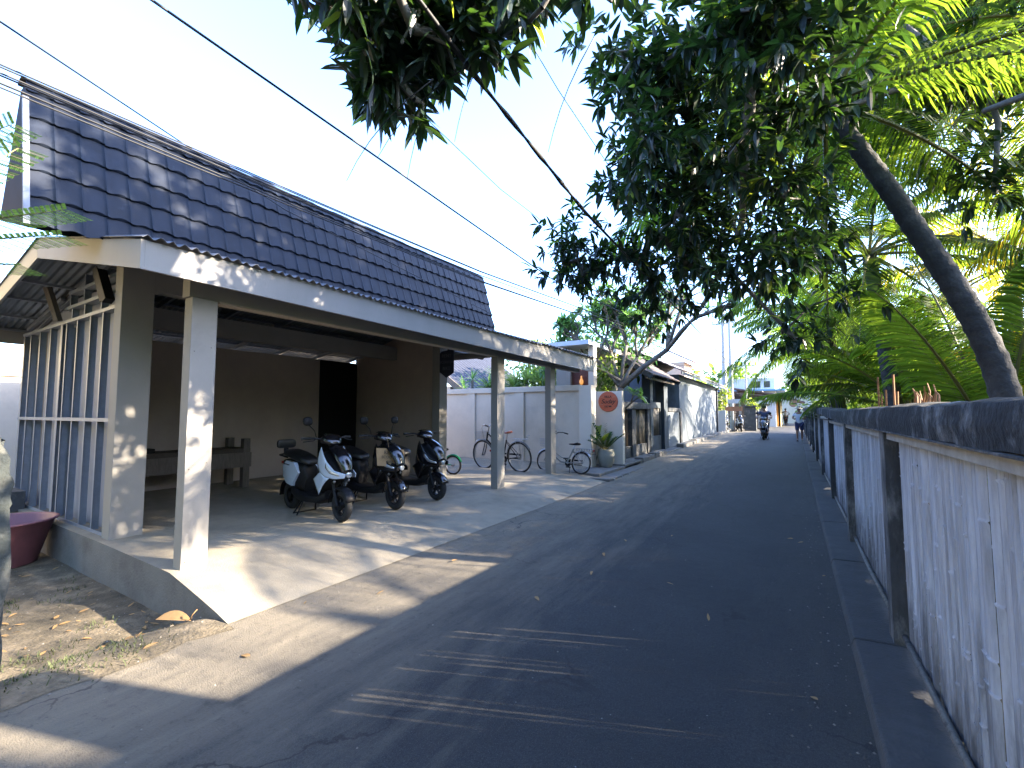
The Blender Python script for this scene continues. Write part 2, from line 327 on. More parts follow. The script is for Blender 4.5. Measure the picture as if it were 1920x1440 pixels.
# one ground sheet to the horizon, finer near the camera
b = MB(); xs = [-400, -80, -30, -20] + [-14 + 0.4 * i for i in range(33)] + [0, 0.9, 3, 10, 40, 400]
ys = [-400, -60, -10, -4] + [-2 + 0.35 * i for i in range(24)] + [8, 12, 20, 30, 45, 80, 400]
def gh(x, y):
    h = gz(y) - 0.03
    if x < -3.6 and y < 7.5:
        d = min(1, (-3.6 - x) / 1.0); h = -0.03 - 0.23 * d + 0.03 * noise.noise(V(x * 1.2, y * 1.2, 0)) * d
        if y < 0.3: h += 0.12 * min(1, (0.3 - y) / 1.5) * d
    return h
n = len(ys)
b.add([(x, y, gh(x, y)) for x in xs for y in ys], [(i * n + j, (i + 1) * n + j, (i + 1) * n + j + 1, i * n + j + 1) for i in range(len(xs) - 1) for j in range(n - 1)])
o = b.build('ground', M_dirt, smooth='all'); tag(o, kind='structure')
# road
b = MB(); ys = [-8 + 2 * i for i in range(9)] + [10 + 3 * i for i in range(24)] + [90, 110]
def rl(y): return -3.72 - 0.35 * max(0, min(1, (y - 8) / 4))
b.add([(x, y, gz(y)) for y in ys for x in (rl(y), 0.34)], [(2 * i, 2 * i + 1, 2 * i + 3, 2 * i + 2) for i in range(len(ys) - 1)])
o = b.build('road', M_asph, smooth='all'); tag(o, kind='structure')
# soil washed over the road's edge: wavy lip sheet
b = MB(); N_ = 60
def lip(u, v):
    y = -3.5 + 5.37 * u; edge = -3.62 + 0.16 * noise.noise(V(y * 1.7, 3, 0)) + 0.07 * noise.noise(V(y * 6, 1, 0))
    x = edge - 1.6 * v
    z = 0.004 + 0.02 * min(1, v * 6) + (gh(x, y) + 0.012 - 0.024) * max(0, min(1, (v - 0.06) / 0.6)) + 0.012 * noise.noise(V(x * 5, y * 5, 2)) * min(1, v * 5)
    return V(x, y, z)
b.grid(lip, N_, 24); o = b.build('soil_verge', M_dirt, smooth='all'); tag(o, kind='structure')
# carport apron: sloped slab with exposed edge on the near side
b = MB()
def sx_(x):   # slab height profile across
    if x > -3.70: return 0.006
    if x > -4.95: return 0.006 + 0.124 * ((-3.70 - x) / 1.25) ** 0.8
    return 0.13 + 0.02 * min(1, (-4.95 - x) / 1.7)
prof = [-3.70, -3.9, -4.2, -4.55, -4.95, -5.6, -6.7, -9, -12]
Y0 = 1.98
def yl(x): return Y0 - 0.10 * max(0, min(1, (x + 4.95) / 1.25))
rows = [(x, sx_(x)) for x in prof]
nx = len(rows); vs = []; fs = []
YS = [None, 3.2, 4.6, 6, 7.4, 8.8, 10.2, 11.6]
for x, z in rows:
    for k, y in enumerate(YS):
        yy = yl(x) if y is None else y
        zz = z + (gz(yy) if yy > 8 else 0)
        if x > -4 and yy > 10.2: zz = gz(yy) + 0.006
        vs.append((x, yy, zz))
ny = len(YS)
for i in range(nx - 1):
    for j in range(ny - 1): fs.append((i * ny + j, i * ny + j + 1, (i + 1) * ny + j + 1, (i + 1) * ny + j))
b.add(vs, fs)
# near face
for i in range(nx - 1):
    (x0, z0), (x1, z1) = rows[i], rows[i + 1]
    b.add([(x0, yl(x0), z0), (x1, yl(x1), z1), (x1, yl(x1) - 0.02, -0.4), (x0, yl(x0) - 0.02, -0.4)], [(0, 1, 2, 3)], 1)
o = b.build('carport_apron', [M_apron, M_conc], fixn=False); tag(o, kind='structure')
# right-hand kerb strip along the fence
b = MB(); seg = 0
for i in range(26):
    y0, y1 = -2 + 2.0 * i, -2 + 2.0 * i + 1.975; h0, h1 = gz(y0), gz(y1); r = R_.uniform(-0.006, 0.006)
    z = 0.055 + r
    vs = [(0.27, y0, h0 - .05), (0.30, y0, h0 + z), (0.62, y0, h0 + z + .012), (0.62, y0, h0 - .05), (0.27, y1, h1 - .05), (0.30, y1, h1 + z), (0.62, y1, h1 + z + .012), (0.62, y1, h1 - .05)]
    b.add(vs, [(0, 1, 2, 3), (7, 6, 5, 4), (0, 4, 5, 1), (1, 5, 6, 2), (2, 6, 7, 3)])
o = b.build('kerb', M_kerb, bevel=0.012); tag(o, kind='structure')
# left-hand kerb stones further up
b = MB()
for i in range(16):
    y0, y1 = 13.9 + 1.45 * i, 13.9 + 1.45 * i + 1.42; h = gz(y0); x = -4.02 + R_.uniform(-.02, .02)
    if 2 <= i <= 3: continue
    b.box(x - .16, x + .12, y0, y1, h - .05, h + .15 + R_.uniform(-.02, .02))
o = b.build('kerb', M_conc, bevel=0.02); tag(o, kind='structure')
b = MB()
b.box(-4.6, -3.95, 12.2, 36, -.1, 0.2); b.box(-12, -3.5, 36.5, 60, 0.2, 0.40)
o = b.build('pavement', M_conc, bevel=0.01); tag(o, kind='structure')
# low steps in front of the villa gate
st = empty('entrance_steps', 'low grey concrete and brick steps before the villa gate by the planter pot', 'steps')
b = MB().box(-5.2, -3.95, 10.3, 13.7, 0.0, 0.17); b.build('upper_step', M_conc, st, bevel=0.02)
b = MB().prism([(-3.93, 10.0), (-4.7, 10.25), (-4.7, 10.29), (-3.93, 13.2), (-3.62, 13.1), (-3.62, 10.05)], 0.0, 0.10, 'z'); b.build('lower_step', M_conc, st, bevel=0.02)
M_oldw = mat('old_white_paint', (0.3, 0.3, 0.28), 0.8)
for i in range(5): b = MB().box(-3.60, -3.575, 10.25 + i * .55, 10.33 + i * .55, 0.02, 0.09); b.build('paint_mark', M_oldw, st)
# sky side: far tree-clad ridge is not visible here; the sky is the world itself
# sparse weeds and litter on the dirt (uncountable)
b = MB()
def blade(px, py, pz, h, a, lean, wdt=0.004):
    d = V(math.cos(a), math.sin(a), 0); s = V(-d.y, d.x, 0) * wdt
    p0 = V(px, py, pz); p1 = p0 + V(0, 0, h * .6) + d * lean * .4; p2 = p0 + V(0, 0, h * .85) + d * lean
    b.add([p0 - s, p0 + s, p1 + s * .7, p1 - s * .7, p2], [(0, 1, 2, 3), (3, 2, 4)])
cl = [(R_.uniform(-7.2, -3.75), R_.uniform(-0.2, 1.85)) for _ in range(45)] + [(R_.uniform(-5, -3.7), R_.uniform(0.5, 1.4)) for _ in range(30)]
def soilz(x, y):
    return max(gh(x, y), -0.03)if False else gh(x, y)
def dirt_top(x, y):
    edge = -3.62; v = (edge - x) / 1.6
    if 0 <= v <= 1 and -3.5 < y < 2: return max(gh(x, y), 0.004 + 0.02 * min(1, v * 6) + (gh(x, y) - 0.012) * max(0, min(1, (v - 0.06) / 0.6)))
    return gh(x, y)
for cx, cy in cl:
    for k in range(R_.randint(6, 26)):
        x = cx + R_.gauss(0, .06); y = cy + R_.gauss(0, .06)
        if y > 1.93: continue
        blade(x, y, dirt_top(x, y) - .005, R_.uniform(.015, .06), R_.uniform(0, 6.28), R_.uniform(.01, .06))
o = b.build('weeds', mat('weed_green', (0.075, 0.09, 0.035), 0.8, island=0.5, trans=(0.10, 0.13, 0.04), tw=0.25), fixn=False); tag(o, kind='stuff')
o['label'] = 'sparse short weeds and grass on the dirt beside the slab'; o['category'] = 'grass'
b = MB()
for k in range(900):
    x = R_.uniform(-8, -3.5); y = R_.uniform(-1.5, 1.95); s = R_.uniform(.003, .011); z = dirt_top(x, y)
    b.add([(x - s, y, z), (x, y - s, z), (x + s, y, z), (x, y + s, z), (x, y, z + s * .9)], [(0, 1, 4), (1, 2, 4), (2, 3, 4), (3, 0, 4)])
for k in range(500):
    e = R_.random() < .6
    x = R_.gauss(.2, .13) if e else R_.uniform(-3.6, 0.25); y = R_.uniform(1.0, 16); s = R_.uniform(.003, .009)
    if x > .27: x = .27 - (x - .27)
    b.add([(x - s, y, gz(y)), (x, y - s, gz(y)), (x + s, y, gz(y)), (x, y + s, gz(y)), (x, y, gz(y) + s * .9)], [(0, 1, 4), (1, 2, 4), (2, 3, 4), (3, 0, 4)])
o = b.build('grit', mat('grit_stone', (0.20, 0.18, 0.15), 0.9, island=0.6), fixn=False); tag(o, 'scattered grit and tiny stones on dirt and road edge', 'grit', kind='stuff')

# ================= RENTAL GARAGE WITH CARPORT =================
G = empty('rental_garage', 'long open garage with dark blue tiled false roof, cream columns and steel stud side wall', 'building', (-6, 5, 0))
def gl(o): o.location = (6, -5, 0); return o          # parts are modelled in world coordinates
def gb(b, name, m, **k):
    return gl(b.build(name, m, G, **k))
def roofz(x):     # underside of the low gable roof
    return 3.02 + (-4.62 - x) * 0.205 if x > -7.6 else 3.63 - (-7.6 - x) * 0.19
FX = -4.60
# fascia along the road and up the verge
b = MB()
L_ = 26
for i in range(L_):
    y0 = 1.55 + (11.65 - 1.55) * i / L_; y1 = 1.55 + (11.65 - 1.55) * (i + 1) / L_
b.add([(FX, 1.55, 2.81), (FX, 11.65, 2.72), (FX, 11.65, 3.16), (FX, 1.55, 3.06), (FX - .03, 1.55, 2.81), (FX - .03, 11.65, 2.72), (FX - .03, 11.65, 3.16), (FX - .03, 1.55, 3.06)],
      [(0, 1, 2, 3), (5, 4, 7, 6), (0, 4, 5, 1), (3, 2, 6, 7), (1, 5, 6, 2), (0, 3, 7, 4)])
gb(b, 'fascia_board', M_fascia)
b = MB(); pts = [(-4.60, 3.06), (-7.6, 3.69), (-7.6, 3.45), (-4.60, 2.81)]
b.prism(pts, 1.52, 1.549, 'y'); gb(b, 'verge_board', M_fascia)
b = MB(); b.prism([(-7.602, 3.69), (-11.2, 3.02), (-11.2, 2.80), (-7.602, 3.45)], 1.52, 1.549, 'y'); gb(b, 'verge_board', M_under)
b = MB(); b.prism([(FX - .03, 3.12), (-5.9, 3.38), (-5.9, 3.16), (FX - .03, 2.76)], 11.62, 11.65, 'y'); gb(b, 'verge_board', M_fascia)
# corrugated sheets (sine section across Y)
def corr(x0, x1, y0, y1, zf, name, m, dz=0.0, pitch=0.09, amp=0.016):
    n = int((y1 - y0) / pitch * 6); b = MB()
    def P(u, v):
        y = y0 + (y1 - y0) * u; x = x0 + (x1 - x0) * v
        return V(x + (0.012 * math.sin(y * 31) if v == 0 else 0), y, zf(x) + dz + amp * math.sin(2 * math.pi * y / pitch))
    b.grid(P, n, 6); return gb(b, name, m, smooth='all', solid=0.004)
corr(FX + .05, -7.6, 1.50, 8.6, lambda x: roofz(x) + .075, 'corrugated_roof', [M_corr])
corr(-11.3, -7.6, 1.50, 8.6, lambda x: roofz(x) + .075, 'corrugated_roof', [M_under])
corr(FX + .07, -5.9, 8.6, 11.72, lambda x: roofz(x) + .10, 'corrugated_roof', [M_corr])
# battens and rafters under the sheets
b = MB()
for x in (-5.4, -6.1, -7.0, -7.9, -8.9, -9.6, -10.4, -11.1):
    if x < -5.95: b.box(x - .02, x + .02, 1.56, 8.5, roofz(x) + .015, roofz(x) + .05)
    else: b.box(x - .02, x + .02, 1.56, 11.6, roofz(x) + .015, roofz(x) + .05)
gb(b, 'batten', M_steel)
for k in range(7):
    y = 2.2 + 1.02 * k; b = MB()
    b.bar((FX - .04, y, roofz(FX) - .03), (-7.58, y, roofz(-7.6) - .03), .04, .075)
    b.bar((-7.62, y, roofz(-7.6) - .03), (-11.2, y, roofz(-11.2) - .03), .04, .075)
    b.bar((-5.0, y, 2.98), (-5.0, y, roofz(-5)), .04, .04)
    gb(b, 'rafter', M_steel)
for k in range(3):
    y = 9.2 + 1.0 * k; b = MB(); b.bar((FX - .04, y, roofz(FX) - .03), (-5.88, y, roofz(-5.88) - .03), .04, .075); gb(b, 'rafter', M_steel)
# rear eave board
b = MB().box(-11.26, -11.205, 1.55, 8.6, 2.78, 3.03); gb(b, 'eave_board', M_fascia)
# mansard false roof of pressed metal tiles
def mans(y0, y1):
    X0, Z0, X1, Z1 = -5.50, 3.22, -5.88, 4.66
    L = math.hypot(X1 - X0, Z1 - Z0); ux, uz = (X1 - X0) / L, (Z1 - Z0) / L; nx, nz = uz, -ux
    rows_ = 5.45; pitch = L / rows_; tw = 0.176; ncol = int((y1 - y0) / tw); tw = (y1 - y0) / ncol
    b = MB(); K = 14
    prof = []                                # (s, offset) along the slope, stepping out at each row's lower edge
    r = 0
    while r * pitch < L - 1e-3:
        s0 = r * pitch; s1 = min(L, (r + 1) * pitch)
        prof += [(s0, .026, 1), (s0 + .004, .029, 1), (s0 + (s1 - s0) * .5, .017, .5), (s1 - .001, .003, 0)]
        r += 1
    nv = len(prof); ys_ = [(c, k) for c in range(ncol) for k in range(K)] + [(ncol, 0)]
    vs = []
    for c, k in ys_:
        t = k / K; y = y0 + (c + t) * tw
        rib = 0.009 * math.exp(-((min(t, 1 - t)) / 0.055) ** 2)
        pan = 0.0018 * math.sin(2 * math.pi * t)
        jit = 0.003 * math.sin(c * 12.9898)
        for s, off, e in prof:
            edge = -0.013 * math.sin(2 * math.pi * t + .6) * e
            row_ = int(s / pitch + 1e-4); h_ = math.sin(c * 12.9898 + row_ * 78.233) * 43758.5453; h_ -= math.floor(h_); h2 = math.sin(c * 39.3 + row_ * 11.1) * 24634.6; h2 -= math.floor(h2)
            s_ = s + edge + (h2 - .5) * .010 * e; o_ = off + rib + pan + jit + (h_ - .5) * .009 * (1 - (s / pitch - row_)) + (h2 - .5) * .006 * (t - .5)
            vs.append((X0 + ux * s_ + nx * o_, y, Z0 + uz * s_ + nz * o_))
    fs = [(i * nv + j, (i + 1) * nv + j, (i + 1) * nv + j + 1, i * nv + j + 1) for i in range(len(ys_) - 1) for j in range(nv - 1)]
    b.add(vs, fs); return b
gb(mans(1.02, 8.22), 'tiled_roof', M_tile, smooth=True)
# ridge capping
b = MB()
def cap_(u, v):
    y = 1.0 + 7.25 * u; a = v * math.pi
    w_ = .012 * (math.floor(u * 24) % 2)
    return V(-5.94 + math.cos(a) * .085, y, 4.64 + (.045 + w_) * math.sin(a))
b.grid(cap_, 96, 8); gb(b, 'ridge_cap', M_tile, smooth='all', solid=.004)
# side cheeks and back of the false roof
b = MB()
for y in (1.04, 8.20): b.prism([(-5.50, 3.20), (-5.87, 4.62), (-6.05, 4.62), (-6.52, 3.48)], y - .012, y + .012, 'y')
b.add([(-6.05, 1.05, 4.62), (-6.05, 8.19, 4.62), (-6.52, 8.19, 3.48), (-6.52, 1.05, 3.48)], [(0, 1, 2, 3)])
gb(b, 'roof_cheek', mat('dark_flashing', (0.028, 0.036, 0.055), 0.8, 0.15, 4, spec=.15))
b = MB().bar((-5.47, 1.015, 3.2), (-5.80, 1.015, 4.45), .03, .04, up=(0, 1, 0)); gb(b, 'flashing_strip', M_board)
# front beam on the columns
b = MB(); b.add([(-4.95, 2.04, 2.74), (-4.95, 11.5, 2.72), (-4.95, 11.5, 3.04), (-4.95, 2.04, 3.04), (-5.10, 2.04, 2.74), (-5.10, 11.5, 2.72), (-5.10, 11.5, 3.04), (-5.10, 2.04, 3.04)],
      [(0, 1, 2, 3), (5, 4, 7, 6), (0, 4, 5, 1), (3, 2, 6, 7), (1, 5, 6, 2), (0, 3, 7, 4)])
gb(b, 'beam', M_white)
b = MB().box(-4.955, -5.105, 2.32, 9.6, 2.722, 2.738); gb(b, 'trim_strip', mat('tan_trim', (0.50, 0.42, 0.33), .7))
# columns
for (y0, y1, g) in ((2.06, 2.29, .11), (7.42, 7.68, .11), (9.72, 9.98, .13)):
    b = MB().box(-5.09, -4.935, y0, y1, g - .06, 2.735); c = gb(b, 'column', M_white, bevel=.004)
    for z in (g + .08, g + .95, 2.2):
        for yy, dz in ((y0 + .03, 0), (y1 - .05, .05)):
            b = MB().box(-4.934, -4.931, yy, yy + .007, z + dz, z + dz + .007); s = b.build('screw_head', M_ink, c)
# pilasters and header of the wall line behind
b = MB().box(-6.92, -6.70, 2.06, 2.38, 0.05, 3.50); gb(b, 'pilaster', M_white, bevel=.004)
b = MB().box(-6.92, -6.70, 7.74, 8.00, 0.05, 3.50); gb(b, 'pilaster', M_white, bevel=.004)
b = MB().box(-6.90, -6.72, 2.382, 7.738, 3.12, 3.47); gb(b, 'header_beam', M_white)
b = MB().box(-8.6, -8.42, 2.25, 8.1, 2.93, 3.25); gb(b, 'inner_beam', M_white)
# inner walls
b = MB(); q_ = [(-6.922, 7.86), (-7.6, 7.975), (-10.4, 8.45), (-10.4, 8.57), (-7.6, 8.095), (-6.922, 7.98)]
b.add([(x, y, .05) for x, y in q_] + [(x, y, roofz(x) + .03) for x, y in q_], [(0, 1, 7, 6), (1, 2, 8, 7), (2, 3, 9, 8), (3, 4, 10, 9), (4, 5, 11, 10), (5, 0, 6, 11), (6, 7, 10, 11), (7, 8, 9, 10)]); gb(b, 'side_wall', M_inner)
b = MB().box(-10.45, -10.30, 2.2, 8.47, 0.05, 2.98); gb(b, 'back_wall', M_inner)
b = MB().box(-10.298, -10.27, 7.25, 8.40, 0.15, 2.97); gb(b, 'dark_sliding_panel', M_matte)  # black sheet stands in for the dark recess at the back
# steel stud wall with boards fixed behind it
b = MB().box(-10.9, -6.93, 2.245, 2.27, 0.15, 3.3)
gb(b, 'wall_board', M_board)
b = MB()
for i in range(8):
    x = -7.5 - i * .44; b.box(x - .09, x + .09, 2.228, 2.243, .16, 2.9)
gb(b, 'vertical_joint_board', mat('bluish_board', (0.20, 0.235, 0.31), 0.6, 0.1, 3))
def cstud(b, x, z0, z1, w_=.036, y0=2.10, y1=2.18):
    b.box(x - w_ / 2, x + w_ / 2, y0, y0 + .004, z0, z1); b.box(x - w_ / 2, x - w_ / 2 + .004, y0 + .004, y1, z0, z1)
for k, (x, w_) in enumerate([(-6.96, .06), (-7.42, .036), (-7.86, .036), (-8.36, .036), (-8.80, .036), (-9.02, .09), (-9.52, .036), (-10.05, .036), (-10.55, .036), (-10.92, .07)]):
    b = MB(); cstud(b, x, .16, 2.90 if x > -9.5 else 2.93, w_); gb(b, 'stud', M_steel)
    b = MB(); b.box(x + .13, x + .137, 2.19, 2.24, .16, 2.85); gb(b, 'inner_stud', M_steel)
for z, x0, x1 in ((1.52, -10.95, -6.93), (2.905, -10.95, -6.94), (3.10, -8.9, -6.98), (3.31, -8.75, -6.98), (0.165, -10.95, -6.93)):
    b = MB(); b.box(x0, x1, 2.088, 2.098, z - .022, z + .022); b.box(x0, x1, 2.0985, 2.19, z - .022, z - .018); gb(b, 'girt', M_steel)
for x, z0, z1 in ((-7.5, 2.93, 3.30), (-8.1, 2.93, 3.10), (-8.15, 3.12, 3.5), (-8.7, 3.12, 3.30), (-8.6, 2.93, 3.10)): b = MB(); cstud(b, x, z0, z1, .03); gb(b, 'short_stud', M_steel)
b = MB(); b.bar((-10.9, 2.14, 3.0), (-9.2, 2.14, 3.30), .05, .06); gb(b, 'raking_rafter', M_steel)
b = MB(); b.bar((-8.9, 1.9, 3.38), (-8.98, 2.05, 2.93), .07, .07); gb(b, 'brace', M_woodg)
b = MB(); b.bar((-7.25, 2.0, 3.36), (-7.02, 2.03, 2.96), .10, .09); b.bar((-7.33, 1.97, 3.40), (-7.12, 2.0, 2.98), .012, .10); gb(b, 'bracket', M_matte)
# wall top above the board: dark closing sheet up to the roof
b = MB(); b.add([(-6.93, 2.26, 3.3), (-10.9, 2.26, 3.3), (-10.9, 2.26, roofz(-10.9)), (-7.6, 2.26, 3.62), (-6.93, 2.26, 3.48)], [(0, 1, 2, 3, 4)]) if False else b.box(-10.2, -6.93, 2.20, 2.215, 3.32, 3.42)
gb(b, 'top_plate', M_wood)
# dark roller box under the beam beside the pilaster
b = MB().tube([(-6.72, 8.02, 3.03), (-6.72, 9.4, 3.02)], .055, 10); gb(b, 'blind_roll', M_matte)
b = MB().box(-6.95, -5.12, 7.80, 7.9, 2.78, 2.9); gb(b, 'tie_beam', M_white)
# hanging sign
SG = empty('hanging_sign', 'navy pointed board with grey RENT SCOOTER BIKE lettering hung under the beam by the pilaster', 'sign', (-6.05, 7.2, 2.33))
b = MB(); b.prism([(-.16, .12), (0, 0), (.17, .1), (.17, .58), (-.12, .55), (-.16, .5)], -.012, .012, 'y'); b.build('board', M_sign, SG)
Mx = Matrix.Translation((0.005, -.0155, .44)) @ Matrix.Rotation(rad(90), 4, 'X')
for k, (t_, s_) in enumerate((('RENT', .095), ('SCOOTER', .07), ('BIKE', .095))):
    text_mesh('lettering', t_, s_, Matrix.Translation((0.005, -.0155, .45 - .13 * k)) @ Matrix.Rotation(rad(90), 4, 'X'), M_letter, SG)
b = MB(); b.tube([(-.1, 0, .55), (-.1, 0, .72)], .004, 6); b.tube([(.14, 0, .57), (.14, 0, .72)], .004, 6); b.build('hanging_wire', M_steel, SG)
b = MB().tube([(-.2, 0, .725), (.2, 0, .715)], .012, 8); b.build('support_rod', M_steel, SG)
SG.rotation_euler = (0, 0, rad(8))
# things stored inside
T = empty('work_bench', 'dim brown wooden bench on posts standing inside the garage behind the near column', 'bench', (-9.6, 4.0, .15), 0)
b = MB().box(-.35, .35, -1.5, 1.0, .66, .76); b.build('bench_top', M_wood, T)
b = MB().box(.36, .40, -1.5, 1.0, .40, .68); b.build('apron_board', M_woodg, T)
for x in (-.3, .3):
    for y in (-1.4, .93): b = MB().box(x - .06, x + .06, y - .06, y + .06, 0, .655 if y < 0 else .95); b.build('leg', M_woodg, T)
b = MB().box(-.75 + .5, .0, -1.2, -.6, .0, .5)
cr_ = b.build('crate', M_matte); tag(cr_, 'dark box standing under the wooden bench inside the garage', 'box'); cr_.location = (-9.6, 4.0, .15)
b = MB(); b.loft([((-.22, 0, .1), .02, .02, 0), ((-.18, 0, .1), .14, .09, 0), ((0, 0, .13), .17, .13, 0), ((.18, 0, .09), .14, .08, 0), ((.24, 0, .08), .02, .02, 0)])
o = b.build('bag', M_dark, smooth='all'); o.location = (-9.55, 2.75, .91); tag(o, 'dark rounded bag lying on the bench inside the garage', 'bag')
b = MB(); b.box(-.13, .13, -.1, .1, 0, .08)
o = b.build('small_box', M_matte, bevel=.01); o.location = (-9.5, 3.35, .91); tag(o, 'small flat dark box on the bench beside the bag', 'box')

# ================= SCOOTERS =================
def wheel(parent, name, x, r, wid, spokes=5, hub=.05, y=0):
    e = MB()
    prof = []
    for k in range(13):
        a = 2 * math.pi * k / 12; prof.append((r - wid * .52 + wid * .52 * math.cos(a), wid * .5 * math.sin(a)))
    e.lathe(prof, (x, y, r), 32, 'y'); w_ = e.build(name, M_rub, parent, smooth='all')
    e = MB(); ri = r - wid * .85
    e.lathe([(ri + .012, -wid * .33), (ri - .016, -wid * .33), (ri - .02, 0), (ri - .016, wid * .33), (ri + .012, wid * .33)], (x, y, r), 32, 'y')
    e.lathe([(0.001, -wid * .45), (hub, -wid * .45), (hub, wid * .45), (0.001, wid * .45)], (x, y, r), 16, 'y')
    for k in range(spokes):
        a = 2 * math.pi * k / spokes + .3; d = V(math.cos(a), 0, math.sin(a))
        e.bar(V(x, y, r) + d * hub * .8, V(x, y, r) + d * (ri - .005), .022, .034, up=(0, 1, 0))
    e.build('rim', M_matte, w_, smooth=True); return w_
def arc(cx, cz, r, a0, a1, n=10): return [V(cx + r * math.cos(rad(a0 + (a1 - a0) * i / n)), 0, cz + r * math.sin(rad(a0 + (a1 - a0) * i / n))) for i in range(n + 1)]
def fender(b, cx, cz, r, a0, a1, hw, n=12):
    def P(u, v):
        a = rad(a0 + (a1 - a0) * u); t = (v - .5) * 2; rr = r - .035 * t * t
        return V(cx + rr * math.cos(a), hw * t, cz + rr * math.sin(a))
    b.grid(P, n, 6)
def strip(b, top, bot, yf, n=14, m=5, side=1):
    def samp(pl, u):
        L = [0]
        for i in range(1, len(pl)): L.append(L[-1] + math.dist(pl[i], pl[i - 1]))
        t = u * L[-1]
        for i in range(1, len(pl)):
            if t <= L[i] + 1e-9: q = (t - L[i - 1]) / max(1e-9, L[i] - L[i - 1]); return (pl[i - 1][0] * (1 - q) + pl[i][0] * q, pl[i - 1][1] * (1 - q) + pl[i][1] * q)
        return pl[-1]
    def P(u, v):
        a, c = samp(top, u), samp(bot, u); x = a[0] * (1 - v) + c[0] * v; z = a[1] * (1 - v) + c[1] * v
        return V(x, side * yf(x, z), z)
    b.grid(P, n, m)
def scooter(label, loc, rz, paint, mirrors=(1, -1), backrest=False, steer=0, lean=0.0, group='electric scooters parked at the garage'):
    S = empty('electric_scooter', label, 'scooter', loc, rz, group)
    S.rotation_euler = (rad(lean), 0, rz)
    XF, XR, R = .69, -.69, .215
    fw = wheel(S, 'front_wheel', XF, R, .095); rw = wheel(S, 'rear_wheel', XR, R, .105)
    b = MB(); fender(b, XF, R, R + .045, 20, 175, .075); b.build('front_fender', paint if paint is M_black else M_matte, S, smooth='all', solid=.006)
    b = MB(); fender(b, XR, R, R + .06, 10, 185, .085); b.build('rear_fender', M_matte, S, smooth='all', solid=.006)
    b = MB()
    for s in (-1, 1): b.tube([(XF, s * .075, R), (XF - .10, s * .075, .48), (XF - .15, s * .07, .62)], [.026, .024, .022], 10)
    b.box(XF - .2, XF - .08, -.085, .085, .55, .60); b.tube([(XF - .16, 0, .58), (.36, 0, 1.06)], .032, 10)
    b.build('fork', M_matte, S, smooth=True)
    # floorboard and belly
    b = MB(); b.loft([((.42, 0, .34), .10, .06, 0), ((.30, 0, .27), .15, .06, 0), ((0, 0, .25), .17, .055, 0), ((-.25, 0, .27), .16, .07, 0), ((-.5, 0, .32), .12, .08, .3)], 18, 4)
    b.build('footboard', M_matte, S, smooth=True)
    # rear body under the seat
    b = MB(); b.loft([((-.14, 0, .42), .09, .13, -.2), ((-.20, 0, .52), .13, .20, -.1), ((-.38, 0, .55), .155, .21, 0), ((-.6, 0, .60), .14, .16, .1), ((-.82, 0, .68), .09, .08, .2), ((-.92, 0, .71), .04, .03, .3)], 20, 3)
    b.build('rear_body', M_matte, S, smooth=True)
    # hexagonal side panels
    for s in (-1, 1):
        hexp = [(-.22, .60), (-.33, .74), (-.55, .76), (-.70, .68), (-.68, .52), (-.55, .43), (-.36, .40)]
        cx = sum(p[0] for p in hexp) / 7; cz = sum(p[1] for p in hexp) / 7
        yf = lambda x, z: .165 + .022 * (1 - ((x - cx) / .26) ** 2) - .5 * max(0, (-.45 - x)) * .10
        vs = [V(cx, s * (yf(cx, cz)), cz)] + [V(cx + (x - cx) * .55, s * yf(cx + (x - cx) * .55, z), cz + (z - cz) * .55) for x, z in hexp] + [V(x, s * (yf(x, z) - .004), z) for x, z in hexp] + [V(x, s * .12, z) for x, z in hexp]
        fs = [(0, 1 + i, 1 + (i + 1) % 7) for i in range(7)] + [(1 + i, 8 + i, 8 + (i + 1) % 7, 1 + (i + 1) % 7) for i in range(7)] + [(8 + i, 15 + i, 15 + (i + 1) % 7, 8 + (i + 1) % 7) for i in range(7)]
        b = MB().add(vs, fs); b.build('side_panel', paint, S, smooth=True)
    # seat
    b = MB(); b.loft([((-.10, 0, .74), .06, .03, .3), ((-.14, 0, .76), .11, .05, .2), ((-.30, 0, .79), .14, .055, 0), ((-.50, 0, .83), .15, .055, .05), ((-.70, 0, .86), .145, .055, .05), ((-.80, 0, .86), .10, .04, 0), ((-.84, 0, .86), .04, .02, 0)], 20, 3.2)
    b.build('seat', mat_seat, S, smooth='all')
    b = MB(); b.tube([(-.62, .13, .80), (-.88, .12, .82), (-.95, 0, .83), (-.88, -.12, .82), (-.62, -.13, .80)], .014, 8); b.build('grab_rail', M_matte, S, smooth=True)
    if backrest:
        b = MB(); b.loft([((-.97, 0, .985), .13, .055, 0), ((-.94, 0, .985), .15, .07, 0), ((-.91, 0, .985), .14, .065, 0), ((-.90, 0, .985), .1, .04, 0)], 20, 4)
        q = b.build('backrest', mat_seat, S, smooth=True); b = MB(); b.box(-.955, -.925, -.03, .03, .82, .93); b.build('bracket', M_matte, q)
    # front apron: dark centre cowl
    b = MB(); b.loft([((.30, 0, .60), .15, .27, 0), ((.38, 0, .67), .17, .28, .05), ((.50, 0, .72), .155, .22, .3), ((.63, 0, .71), .12, .14, .5), ((.74, 0, .665), .085, .075, .6), ((.80, 0, .63), .045, .03, .6)], 22, 2.6)
    b.build('front_cowl', M_matte, S, smooth='all')
    b = MB()
    def vis(u, v):
        t = (v - .5) * 2; x = .46 + .36 * u + 0.0; z = 1.0 - .36 * u - .10 * math.sin(u * 1.57) * 0
        w_ = .085 + .04 * math.sin(math.pi * min(1, u * 1.1)); bow = .055 * (1 - t * t)
        return V(x - .01 + bow * .8 + .07 * math.sin(math.pi * u), t * w_, z + bow * .6 + .05 * math.sin(math.pi * u))
    b.grid(vis, 12, 8); b.build('visor', M_black, S, smooth='all', solid=.005)
